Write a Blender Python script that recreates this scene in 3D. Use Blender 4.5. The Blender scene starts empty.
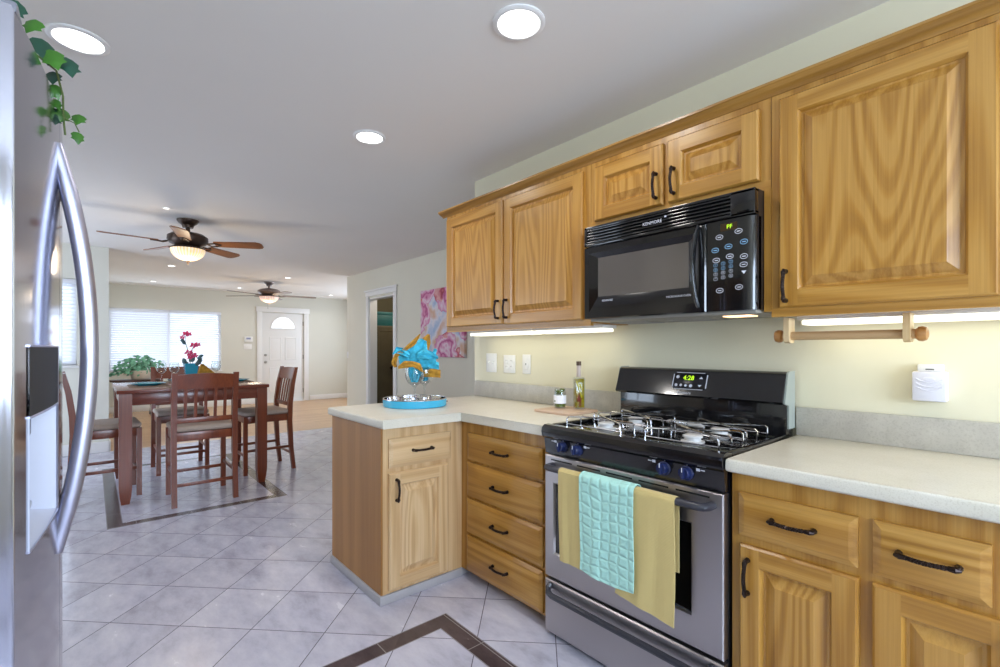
import bpy, bmesh, math, random
from mathutils import Vector, Matrix
random.seed(7)
SC = bpy.context.scene
COL = SC.collection
R = math.radians
PI = math.pi

# ------------------------------------------------------------------ camera, world, exposure
TH = math.atan2(408, 476)
cam_d = bpy.data.cameras.new('camera')
cam_d.sensor_width = 36.0
cam_d.lens = 476 / 1000 * 36.0
cam_d.shift_y = 0.0155
cam_d.clip_start = 0.02
cam_d.clip_end = 200
cam = bpy.data.objects.new('camera', cam_d)
cam.location = (0, 0, 1.24)
cam.rotation_euler = (R(90), 0, -TH)
COL.objects.link(cam)
SC.camera = cam

world = bpy.data.worlds.new('world')
SC.world = world
world.use_nodes = True
_bg = world.node_tree.nodes['Background']
_bg.inputs[0].default_value = (0.80, 0.89, 1.0, 1)
_bg.inputs[1].default_value = 1.5

SC.view_settings.view_transform = 'Standard'
SC.view_settings.look = 'None'
SC.view_settings.exposure = 0.28
SC.view_settings.gamma = 1.0
SC.view_settings.use_curve_mapping = False
SC.cycles.max_bounces = 8
SC.cycles.diffuse_bounces = 4
SC.cycles.glossy_bounces = 4
SC.cycles.transmission_bounces = 8
SC.cycles.sample_clamp_indirect = 6
SC.cycles.use_denoising = True
SC.cycles.caustics_reflective = False
SC.cycles.caustics_refractive = False


def area(name, loc, rot, sx, sy, power, color, parent=None):
    d = bpy.data.lights.new(name, 'AREA')
    d.shape = 'RECTANGLE'
    d.size, d.size_y = sx, sy
    d.energy = power
    d.color = color
    o = bpy.data.objects.new(name, d)
    o.location = loc
    o.rotation_euler = rot
    COL.objects.link(o)
    if parent:
        o.parent = parent
    return o


# daylight coming in through the window behind the camera, the patio door of the dining room and the living room window, plus an added side fill
COOL = (0.64, 0.79, 1.0)
area('daylight_kitchen_window', (0.55, -2.75, 1.55), (R(90), 0, 0), 2.4, 1.4, 175, COOL)
area('daylight_patio_door', (-2.25, 5.95, 1.15), (0, R(-90), 0), 2.2, 2.3, 70, COOL)
area('daylight_living_window', (1.18, 12.4, 1.15), (R(-112), 0, 0), 2.6, 1.6, 48, COOL)
area('daylight_dining_window', (-0.57, 8.2, 1.6), (R(-90), 0, 0), 1.0, 1.2, 30, COOL)
area('fill_living_side', (5.75, 9.6, 1.2), (0, R(112), 0), 1.9, 2.8, 72, COOL)  # unseen fill added to brighten the living room

# ------------------------------------------------------------------ materials
def lin(h):
    h = h.lstrip('#')
    out = []
    for i in (0, 2, 4):
        c = int(h[i:i + 2], 16) / 255
        out.append(c / 12.92 if c <= 0.04045 else ((c + 0.055) / 1.055) ** 2.4)
    return (*out, 1)


class NT:
    def __init__(s, name):
        s.m = bpy.data.materials.new(name)
        s.m.use_nodes = True
        s.t = s.m.node_tree
        s.b = s.t.nodes['Principled BSDF']

    def n(s, typ, **kw):
        nd = s.t.nodes.new(typ)
        for k, v in kw.items():
            setattr(nd, k, v)
        return nd

    def link(s, a, b):
        s.t.links.new(a, b)

    def put(s, sock, v):
        if hasattr(v, 'is_output'):
            s.link(v, sock)
        else:
            sock.default_value = v

    def math(s, op, a, b=0.0, c=None):
        nd = s.n('ShaderNodeMath', operation=op)
        s.put(nd.inputs[0], a)
        s.put(nd.inputs[1], b)
        if c is not None:
            s.put(nd.inputs[2], c)
        return nd.outputs[0]

    def mix(s, f, a, b, blend='MIX'):
        nd = s.n('ShaderNodeMix', data_type='RGBA', blend_type=blend)
        s.put(nd.inputs[0], f)
        s.put(nd.inputs[6], a)
        s.put(nd.inputs[7], b)
        return nd.outputs[2]

    def ramp(s, f, stops):
        nd = s.n('ShaderNodeValToRGB')
        el = nd.color_ramp.elements
        while len(el) < len(stops):
            el.new(0.5)
        for e, (p, c) in zip(el, stops):
            e.position = p
            e.color = c
        s.put(nd.inputs[0], f)
        return nd.outputs[0]

    def coords(s, scale=(1, 1, 1), kind='Object', off=None):
        tc = s.n('ShaderNodeTexCoord')
        mp = s.n('ShaderNodeMapping')
        mp.inputs['Scale'].default_value = scale
        if off is not None:
            s.put(mp.inputs['Location'], off)
        s.link(tc.outputs[kind], mp.inputs[0])
        return mp.outputs[0]

    def noise(s, vec, scale=5, detail=3, rough=0.5):
        nd = s.n('ShaderNodeTexNoise')
        s.link(vec, nd.inputs['Vector'])
        nd.inputs['Scale'].default_value = scale
        nd.inputs['Detail'].default_value = detail
        nd.inputs['Roughness'].default_value = rough
        return nd.outputs[0]

    def bump(s, h, strength=0.2, dist=0.01):
        nd = s.n('ShaderNodeBump')
        nd.inputs['Strength'].default_value = strength
        nd.inputs['Distance'].default_value = dist
        s.put(nd.inputs['Height'], h)
        s.link(nd.outputs[0], s.b.inputs['Normal'])

    def set(s, **kw):
        names = dict(color='Base Color', rough='Roughness', metal='Metallic', trans='Transmission Weight', ior='IOR',
                     coat='Coat Weight', coat_rough='Coat Roughness', em='Emission Color', ems='Emission Strength', spec='Specular IOR Level',
                     sub='Subsurface Weight', sheen='Sheen Weight', alpha='Alpha')
        for k, v in kw.items():
            s.put(s.b.inputs[names[k]], v)
        return s


def flat(name, hexc, rough=0.5, vary=0.0, vscale=6.0, **kw):
    t = NT(name)
    c = lin(hexc)
    if vary:
        f = t.noise(t.coords(), vscale, 4)
        dk = tuple(x * (1 - vary) for x in c[:3]) + (1,)
        lt = tuple(min(1, x * (1 + vary)) for x in c[:3]) + (1,)
        t.set(color=t.ramp(f, [(0.3, dk), (0.7, lt)]))
    else:
        t.set(color=c)
    t.set(rough=rough, **kw)
    return t.m


def wood(name, light, mid, dark, axis='Z', rings=14.0, stretch=0.06, rough=0.34, coat=0.25, fine=0.27, shift=0.0, across=3.2):
    """grain runs along axis; contour lines of a stretched noise give cathedral figure"""
    t = NT(name)
    sc = [across, across, across]
    i = 'XYZ'.index(axis)
    sc[i] = across * stretch
    oi = t.n('ShaderNodeObjectInfo')
    off = t.n('ShaderNodeCombineXYZ')
    r1 = t.math('MULTIPLY_ADD', oi.outputs['Random'], 31.0, shift)
    for k in range(3):
        t.link(r1, off.inputs[k])
    v = t.coords(tuple(sc), off=off.outputs[0])
    n1 = t.noise(v, 1.0, 2.2, 0.4)
    ring = t.math('PINGPONG', t.math('MULTIPLY', n1, rings), 0.5)
    sf = [150, 150, 150]
    sf[i] = 2.0
    fv = t.coords(tuple(sf), off=off.outputs[0])
    n2 = t.noise(fv, 1.0, 3, 0.6)
    sg = [34, 34, 34]
    sg[i] = 0.7
    n4 = t.noise(t.coords(tuple(sg), off=off.outputs[0]), 1.0, 2, 0.5)
    half = tuple((p + q) / 2 for p, q in zip(lin(dark), lin(mid)))
    a = t.ramp(ring, [(0.0, half), (0.09, half), (0.20, lin(mid)), (0.34, lin(light)), (0.5, lin(light))])
    b = t.ramp(n2, [(0.30, lin(dark)), (0.48, lin(mid)), (0.62, lin(light))])
    d = t.ramp(n4, [(0.3, lin(mid)), (0.65, lin(light))])
    c = t.mix(fine, t.mix(0.26, a, d), b)
    n3 = t.noise(t.coords((0.8, 0.8, 0.8), off=off.outputs[0]), 1.2, 2)
    c = t.mix(t.math('MULTIPLY', n3, 0.3), c, lin(mid))
    t.set(color=c, rough=rough, coat=coat, coat_rough=0.22)
    t.bump(n2, 0.05, 0.002)
    return t.m


OL, OM, OD = '#C5964C', '#AD792B', '#7A4A11'
oak_v = wood('oak_vertical_grain', OL, OM, OD, 'Z')
oak_p = wood('oak_panel_figure', OL, OM, OD, 'Z', rings=30, stretch=0.11, shift=5.3, across=3.4)
oak_h = wood('oak_cross_grain', OL, OM, OD, 'Y', shift=2.2)
oak_x = wood('oak_peninsula_cross_grain', OL, OM, OD, 'X', shift=3.2)
oak_crown_shaded = wood('shaded_oak_crown_grain', '#B88A44', '#9C6E2C', '#744A14', 'Y', shift=1.1)  # oak darkened: shade on the downward-facing crown is painted in
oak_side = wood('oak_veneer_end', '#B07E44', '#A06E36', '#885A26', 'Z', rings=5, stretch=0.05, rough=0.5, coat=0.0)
OAK = [oak_v, oak_h, oak_p]
PL, PM, PD = '#DDBE92', '#CBA576', '#A67C48'  # same oak lightened: window light on the peninsula front is in the colour
pen_v = wood('window_lit_oak_vertical_grain', PL, PM, PD, 'Z', shift=4.1)
pen_p = wood('window_lit_oak_panel_figure', PL, PM, PD, 'Z', rings=30, stretch=0.11, shift=6.3, across=3.4)
pen_x = wood('window_lit_oak_cross_grain', PL, PM, PD, 'X', shift=3.7)
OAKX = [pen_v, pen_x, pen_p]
oak_light = wood('pale_birch_wood', '#E8CFA5', '#DDBD8B', '#C6A068', 'Z', rings=4)
cherry = wood('cherry_red_wood', '#8A4526', '#74341C', '#552312', 'Z', rings=5, fine=0.4, rough=0.28, coat=0.4)
cherry_x = wood('cherry_table_cool_reflection', '#7C3C2A', '#6B3022', '#4E2018', 'X', rings=5, fine=0.4, rough=0.25, coat=0.5)  # cool reflection on the table put in as a purplish tint
dark_wood = wood('dark_console_wood', '#4A2A20', '#3C2119', '#2A1510', 'X', rings=5)
blade_wood = wood('fan_blade_wood', '#8E5324', '#7A431A', '#552C0F', 'X', rings=4, rough=0.4)
blade_grey = wood('fan_blade_ash', '#8C7A6C', '#7A6759', '#5F4D42', 'X', rings=4, rough=0.4)
board_wood = wood('cutting_board_wood', '#D2B59C', '#C4A286', '#A68266', 'Y', rings=4, rough=0.45)

paint = flat('cream_wall_paint', '#E6E2D2', 0.6, 0.015, 2.0)
paint_k = flat('warm_kitchen_wall_paint', '#E6E0C6', 0.6, 0.015, 2.0)
paint_tan = flat('pale_sage_paint', '#DEDCD0', 0.6, 0.015, 2.0)
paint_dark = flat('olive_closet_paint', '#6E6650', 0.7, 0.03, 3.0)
ceil_m = flat('flat_white_ceiling_paint', '#EFEBE6', 0.85, 0.012, 1.5)
white = flat('white_satin_trim', '#F1F0EE', 0.4)
white_pl = flat('white_plastic', '#F2F1EE', 0.35)
lilac_pl = flat('white_device_plastic', '#E4E3EE', 0.4)


def blind_mat():
    t = NT('white_translucent_blind_slats')
    mx = t.n('ShaderNodeMixShader')
    tl = t.n('ShaderNodeBsdfTranslucent')
    tl.inputs[0].default_value = lin('#F6F8FF')
    mx.inputs[0].default_value = 0.28
    t.set(color=lin('#F4F5F8'), rough=0.5)
    t.link(t.b.outputs[0], mx.inputs[1])
    t.link(tl.outputs[0], mx.inputs[2])
    t.link(mx.outputs[0], t.t.nodes['Material Output'].inputs[0])
    return t.m


blind_m = blind_mat()
bronze = flat('oil_rubbed_bronze', '#2E2320', 0.35, 0.15, 40, metal=0.75)
black_gloss = flat('black_gloss_enamel', '#100F11', 0.12, coat=0.5)
black_pl = flat('black_plastic', '#17151A', 0.3)
dark_gap = flat('dark_vent_gap', '#050505', 0.8)
charcoal = flat('charcoal_handle', '#34343C', 0.28)
navy = flat('navy_knob', '#232C54', 0.22)
chrome = flat('chrome_wire', '#D8D8DC', 0.16, metal=1.0)
alu = flat('burner_cap_metal', '#DCDAD8', 0.55)
mark = flat('pale_print', '#DADBE6', 0.5)
blue_mark = flat('pale_blue_print', '#8FC0E8', 0.5)
glow_green = NT('green_display_digits').set(color=(0, 0, 0, 1), em=lin('#B6F01C'), ems=1.6).m
disp_brown = flat('display_window', '#3A2A18', 0.2)


def steel_mat(name, hexc, rough, axis):
    t = NT(name)
    s = [260, 260, 260]
    s['XYZ'.index(axis)] = 1.5
    n = t.noise(t.coords(tuple(s)), 1.0, 2)
    t.set(color=lin(hexc), metal=1.0, rough=t.math('MULTIPLY_ADD', n, 0.12, rough - 0.06))
    t.bump(n, 0.015, 0.001)
    return t.m


steel_range = steel_mat('brushed_steel_range', '#B9B4B4', 0.34, 'Y')
steel_fridge = steel_mat('brushed_steel_fridge', '#A9A9B4', 0.12, 'Z')
steel_handle = flat('satin_steel_handle', '#B8B9CE', 0.36, metal=0.9)
mw_glass = NT('microwave_window_glass').set(color=lin('#6E6864'), rough=0.12, metal=0.45, coat=1.0).m


def thin_glass(name):
    t = NT(name)
    mx = t.n('ShaderNodeMixShader')
    tr = t.n('ShaderNodeBsdfTransparent')
    gl = t.n('ShaderNodeBsdfGlossy')
    gl.inputs['Roughness'].default_value = 0.02
    mx.inputs[0].default_value = 0.06
    t.link(tr.outputs[0], mx.inputs[1])
    t.link(gl.outputs[0], mx.inputs[2])
    t.link(mx.outputs[0], t.t.nodes['Material Output'].inputs[0])
    return t.m


pane_m = thin_glass('window_glass')


def clear_glass():
    t = NT('clear_glass')
    mx = t.n('ShaderNodeMixShader')
    tr = t.n('ShaderNodeBsdfTransparent')
    tr.inputs[0].default_value = (0.96, 0.98, 0.98, 1)
    gl = t.n('ShaderNodeBsdfGlossy')
    gl.inputs['Roughness'].default_value = 0.02
    lw = t.n('ShaderNodeLayerWeight')
    lw.inputs['Blend'].default_value = 0.5
    f = t.math('MULTIPLY_ADD', t.math('POWER', lw.outputs['Facing'], 2.6), 0.75, 0.035)
    t.link(f, mx.inputs[0])
    t.link(tr.outputs[0], mx.inputs[1])
    t.link(gl.outputs[0], mx.inputs[2])
    t.link(mx.outputs[0], t.t.nodes['Material Output'].inputs[0])
    return t.m


glass = clear_glass()
oven_glass = NT('oven_door_glass').set(color=lin('#0E0D0D'), rough=0.06, coat=0.6).m


def counter_mat():
    t = NT('cream_speckled_laminate')
    v = t.coords()
    n = t.noise(v, 9, 5)
    s = t.noise(v, 260, 2)
    c = t.ramp(n, [(0.3, lin('#DAD4C4')), (0.7, lin('#E3DDCF'))])
    d = t.ramp(s, [(0.32, lin('#CFC8BA')), (0.5, (1, 1, 1, 1))])
    t.set(color=t.mix(0.3, c, d, 'MULTIPLY'), rough=0.3)
    return t.m


counter_m = counter_mat()


def splash_mat():
    t = NT('stone_look_backsplash')
    v = t.coords()
    n = t.noise(v, 14, 6, 0.65)
    s = t.noise(v, 170, 3)
    c = t.ramp(n, [(0.3, lin('#B9B4AB')), (0.7, lin('#CBC6BC'))])
    d = t.ramp(s, [(0.3, lin('#C0BBB2')), (0.5, (1, 1, 1, 1))])
    t.set(color=t.mix(0.3, c, d, 'MULTIPLY'), rough=0.35)
    return t.m


splash_m = splash_mat()


def tile_mat():
    t = NT('diagonal_porcelain_tile')
    tc = t.n('ShaderNodeTexCoord')
    sp = t.n('ShaderNodeSeparateXYZ')
    t.link(tc.outputs['Object'], sp.inputs[0])
    x, y = sp.outputs[0], sp.outputs[1]
    S = 0.335
    p = t.math('DIVIDE', t.math('SUBTRACT', t.math('MULTIPLY', t.math('ADD', x, y), 0.70710678), 2.015), S)
    q = t.math('DIVIDE', t.math('SUBTRACT', t.math('MULTIPLY', t.math('SUBTRACT', y, x), 0.70710678), 1.594), S)
    def edge(a):
        return t.math('PINGPONG', a, 0.5)
    e = t.math('MINIMUM', edge(p), edge(q))
    grout = t.math('LESS_THAN', e, 0.006)
    cell = t.n('ShaderNodeCombineXYZ')
    t.link(t.math('FLOOR', p), cell.inputs[0])
    t.link(t.math('FLOOR', q), cell.inputs[1])
    wn = t.n('ShaderNodeTexWhiteNoise', noise_dimensions='2D')
    t.link(cell.outputs[0], wn.inputs['Vector'])
    # offset the marbling per tile
    va = t.n('ShaderNodeVectorMath', operation='MULTIPLY_ADD')
    t.link(wn.outputs['Color'], va.inputs[0])
    va.inputs[1].default_value = (7, 7, 7)
    t.link(tc.outputs['Object'], va.inputs[2])
    mp = t.n('ShaderNodeMapping')
    mp.inputs['Scale'].default_value = (1.0, 0.45, 1)
    mp.inputs['Rotation'].default_value = (0, 0, 0.6)
    t.link(va.outputs[0], mp.inputs[0])
    n1 = t.noise(mp.outputs[0], 8.5, 8, 0.68)
    n2 = t.noise(mp.outputs[0], 40, 3, 0.6)
    c = t.ramp(n1, [(0.30, lin('#A5A4B6')), (0.46, lin('#BEBDD0')), (0.58, lin('#CBCADA')), (0.72, lin('#D8D7E2'))])
    c = t.mix(t.math('MULTIPLY', n2, 0.16), c, lin('#8F8A8E'))
    c = t.mix(t.math('MULTIPLY', wn.outputs['Value'], 0.16), c, lin('#B5B0B2'))
    # dark inlaid bands
    def band(cx, cy, hx, hy, w):
        dx = t.math('SUBTRACT', t.math('ABSOLUTE', t.math('SUBTRACT', x, cx)), hx)
        dy = t.math('SUBTRACT', t.math('ABSOLUTE', t.math('SUBTRACT', y, cy)), hy)
        d = t.math('MAXIMUM', dx, dy)
        inside = t.math('MULTIPLY', t.math('LESS_THAN', d, 0.0), t.math('GREATER_THAN', d, -w))
        line = t.math('MAXIMUM', t.math('LESS_THAN', t.math('ABSOLUTE', d), 0.0025),
                      t.math('LESS_THAN', t.math('ABSOLUTE', t.math('ADD', d, w)), 0.0025))
        return inside, line
    b1, l1 = band(0.26, 0.36, 1.0, 1.5, 0.085)
    b2, l2 = band(0.67, 5.31, 0.59, 1.07, 0.085)
    bb = t.math('MAXIMUM', b1, b2)
    ll = t.math('MAXIMUM', l1, l2)
    jx = t.math('LESS_THAN', t.math('PINGPONG', t.math('ADD', t.math('DIVIDE', x, 0.335), 0.28), 0.5), 0.006)
    jy = t.math('LESS_THAN', t.math('PINGPONG', t.math('ADD', t.math('DIVIDE', y, 0.335), 0.30), 0.5), 0.006)
    jj = t.math('MAXIMUM', jx, jy)
    dk = t.ramp(n1, [(0.3, lin('#3A3136')), (0.7, lin('#5A4D50'))])
    dk = t.mix(jj, dk, lin('#8C8686'))
    c = t.mix(grout, c, lin('#66626C'))
    c = t.mix(bb, c, dk)
    c = t.mix(ll, c, lin('#8A858A'))
    t.set(color=c, rough=t.math('MULTIPLY_ADD', n1, 0.2, 0.14))
    gr = t.math('MULTIPLY', grout, t.math('SUBTRACT', 1.0, bb))
    t.bump(t.math('SUBTRACT', t.math('MULTIPLY', n1, 0.25), gr), 0.25, 0.004)
    return t.m


def plank_mat():
    t = NT('pale_oak_plank_floor')
    tc = t.n('ShaderNodeTexCoord')
    mp = t.n('ShaderNodeMapping')
    t.link(tc.outputs['Object'], mp.inputs[0])
    br = t.n('ShaderNodeTexBrick')
    br.offset = 0.37
    br.inputs['Scale'].default_value = 1.0
    br.inputs['Brick Width'].default_value = 1.1
    br.inputs['Row Height'].default_value = 0.12
    br.inputs['Mortar Size'].default_value = 0.002
    br.inputs['Color1'].default_value = lin('#D9B48C')
    br.inputs['Color2'].default_value = lin('#C69C72')
    br.inputs['Mortar'].default_value = lin('#8C6A48')
    t.link(mp.outputs[0], br.inputs[0])
    n = t.noise(t.coords((2, 40, 1)), 1.0, 3)
    t.set(color=t.mix(t.math('MULTIPLY', n, 0.35), br.outputs[0], lin('#B88A5E')), rough=0.28)
    return t.m


tile_m = tile_mat()
plank_m = plank_mat()


def towel_mat(name, hexc, kind):
    t = NT(name)
    tc = t.n('ShaderNodeTexCoord')
    sp = t.n('ShaderNodeSeparateXYZ')
    t.link(tc.outputs['Object'], sp.inputs[0])
    c = lin(hexc)
    if kind == 'quilt':
        a = t.math('PINGPONG', t.math('MULTIPLY', t.math('ADD', sp.outputs[1], t.math('MULTIPLY', t.noise(t.coords(), 9, 2), 0.035)), 24.0), 0.5)
        b = t.math('PINGPONG', t.math('MULTIPLY', t.math('ADD', sp.outputs[2], t.math('MULTIPLY', t.noise(t.coords(), 8, 2), 0.04)), 27.0), 0.5)
        h = t.math('MINIMUM', t.math('MULTIPLY', a, 3.0), t.math('MULTIPLY', b, 3.0))
        h = t.math('MINIMUM', h, 0.7)
        h = t.math('ADD', h, t.math('MULTIPLY', t.noise(t.coords(), 60, 3), 0.5))
        t.bump(h, 0.7, 0.008)
    else:
        a = t.math('PINGPONG', t.math('MULTIPLY', sp.outputs[1], 210.0), 0.5)
        b = t.math('PINGPONG', t.math('MULTIPLY', sp.outputs[2], 210.0), 0.5)
        h = t.math('ADD', t.math('ADD', a, b), t.noise(t.coords(), 30, 3))
        t.bump(h, 0.22, 0.003)
    n = t.noise(t.coords(), 45, 3)
    t.set(color=t.mix(t.math('MULTIPLY', n, 0.3), c, tuple(v * 0.8 for v in c[:3]) + (1,)), rough=0.95, sheen=0.15)
    return t.m


mustard_m = towel_mat('mustard_towel_cloth', '#D3BC7C', 'waffle')
aqua_m = towel_mat('aqua_quilted_towel_cloth', '#B4E6DA', 'quilt')
turq_cloth = flat('turquoise_napkin_cloth', '#3FB6D4', 0.8, 0.4, 26)
must_cloth = flat('mustard_napkin_cloth', '#B8872C', 0.85, 0.3, 40)
seat_m = flat('taupe_seat_fabric', '#B5A497', 0.75, 0.05, 60)
turq_plate = flat('turquoise_glazed_stoneware', '#2FA0BE', 0.15)
turq_tray = flat('turquoise_lacquer', '#3FB2DC', 0.25)
mirror_m = NT('mirror_tray_base').set(color=(0.9, 0.9, 0.92, 1), metal=1.0, rough=0.03).m
mat_cloth = flat('woven_brown_placemat', '#8A7868', 0.9, 0.2, 120)
leaf_m = flat('ivy_leaf_green', '#3A6E1E', 0.4, 0.35, 14)
leaf_dk = flat('dark_ivy_leaf', '#1A4433', 0.4, 0.3, 14)
plant_m = flat('pothos_leaf_green', '#6FAE8E', 0.35, 0.4, 9)
stem_m = flat('plant_stem', '#5B6B35', 0.6)
pot_m = flat('ivory_ceramic_pot', '#DDD5C8', 0.35, 0.05, 10)
petal_m = flat('magenta_orchid_petal', '#C8215E', 0.5, 0.15, 30)
bud_m = flat('dark_orchid_leaf', '#2C4E54', 0.4, 0.2, 20)


def bowl_mat(name, c0, c1, ems):
    t = NT(name)
    tc = t.n('ShaderNodeTexCoord')
    sp = t.n('ShaderNodeSeparateXYZ')
    t.link(tc.outputs['Object'], sp.inputs[0])
    an = t.math('ARCTAN2', sp.outputs[1], sp.outputs[0])
    ribs = t.math('PINGPONG', t.math('MULTIPLY', an, 5.2), 0.5)
    n = t.noise(t.coords(), 14, 3)
    f = t.math('ADD', t.math('MULTIPLY', ribs, 1.1), t.math('MULTIPLY', n, 0.45))
    c = t.ramp(f, [(0.2, lin(c0)), (0.75, lin(c1))])
    t.set(color=c, rough=0.3, em=c, ems=ems)
    return t.m


bowl_warm = bowl_mat('alabaster_bowl_lit', '#E8B878', '#FFEFD2', 0.62)
bowl_pink = bowl_mat('rose_alabaster_bowl_lit', '#E0A890', '#FBE6DA', 0.45)
lens_m = NT('lit_downlight_lens').set(color=(1, 1, 1, 1), em=(1.0, 0.99, 0.97, 1), ems=9.0).m
lens_small = NT('lit_small_downlight_lens').set(color=(1, 1, 1, 1), em=(1.0, 0.97, 0.92, 1), ems=5.0).m
tube_m = NT('lit_fluorescent_diffuser').set(color=(1, 1, 1, 1), em=(1.0, 0.95, 0.74, 1), ems=1.05).m
lamp_amber = NT('lit_cooktop_lamp').set(color=(1, 1, 1, 1), em=lin('#FFC88A'), ems=2.2).m
fan_iron = flat('aged_bronze_fan_housing', '#4A3A30', 0.35, 0.15, 25, metal=0.6)
fan_nickel = flat('brushed_pewter_fan_housing', '#8C7F7A', 0.3, metal=0.8)
nickel = flat('satin_nickel_hardware', '#B8B6B2', 0.3, metal=1.0)
oil_m = flat('herb_olive_oil', '#8C7F14', 0.15, 0.35, 45)
peel_m = flat('lemon_peel', '#E2DC1E', 0.4, 0.1, 60)
green_jar = flat('green_olives', '#5C6B2A', 0.3, 0.3, 60)
label_w = flat('white_paper_label', '#F3F4FA', 0.6)
herb_red = flat('dried_chilli', '#7A2A12', 0.5)
cork_m = flat('brown_bottle_cap', '#5C4636', 0.5)
foil_m = flat('bottle_neck_sleeve', '#C9B8AE', 0.4)
teal_box = flat('teal_storage_box', '#2E6E70', 0.5)
ground_m = flat('pale_patio_ground', '#CFC8BE', 0.9, 0.05, 2)


def painting_mat():
    t = NT('pink_abstract_roses_paint')
    tc = t.n('ShaderNodeTexCoord')
    w = t.noise(tc.outputs['Object'], 5, 3)
    va = t.n('ShaderNodeVectorMath', operation='MULTIPLY_ADD')
    nz = t.n('ShaderNodeTexNoise')
    nz.inputs['Scale'].default_value = 6
    t.link(tc.outputs['Object'], nz.inputs['Vector'])
    t.link(nz.outputs['Color'], va.inputs[0])
    va.inputs[1].default_value = (0.24, 0.24, 0.24)
    t.link(tc.outputs['Object'], va.inputs[2])
    vo = t.n('ShaderNodeTexVoronoi')
    vo.inputs['Scale'].default_value = 2.2
    t.link(va.outputs[0], vo.inputs['Vector'])
    swirl = t.math('PINGPONG', t.math('MULTIPLY', vo.outputs['Distance'], 5.2), 0.5)
    rose = t.ramp(swirl, [(0.04, lin('#C0588E')), (0.13, lin('#DB86B2')), (0.3, lin('#E5A9C9')), (0.5, lin('#F0DCE6'))])
    red = t.ramp(swirl, [(0.04, lin('#A83C50')), (0.2, lin('#D06878')), (0.5, lin('#EBB4B4'))])
    sep = t.n('ShaderNodeSeparateColor')
    t.link(vo.outputs['Color'], sep.inputs[0])
    c = t.mix(t.math('GREATER_THAN', sep.outputs[0], 0.62), rose, red)
    bgc = t.ramp(w, [(0.35, lin('#A9C0E2')), (0.5, lin('#E9E4EE')), (0.66, lin('#DDB49C'))])
    c = t.mix(t.math('GREATER_THAN', vo.outputs['Distance'], 0.56), c, bgc)
    t.set(color=c, rough=0.6)
    return t.m


paint_art = painting_mat()

# ------------------------------------------------------------------ mesh builder
OFF = {}


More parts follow.
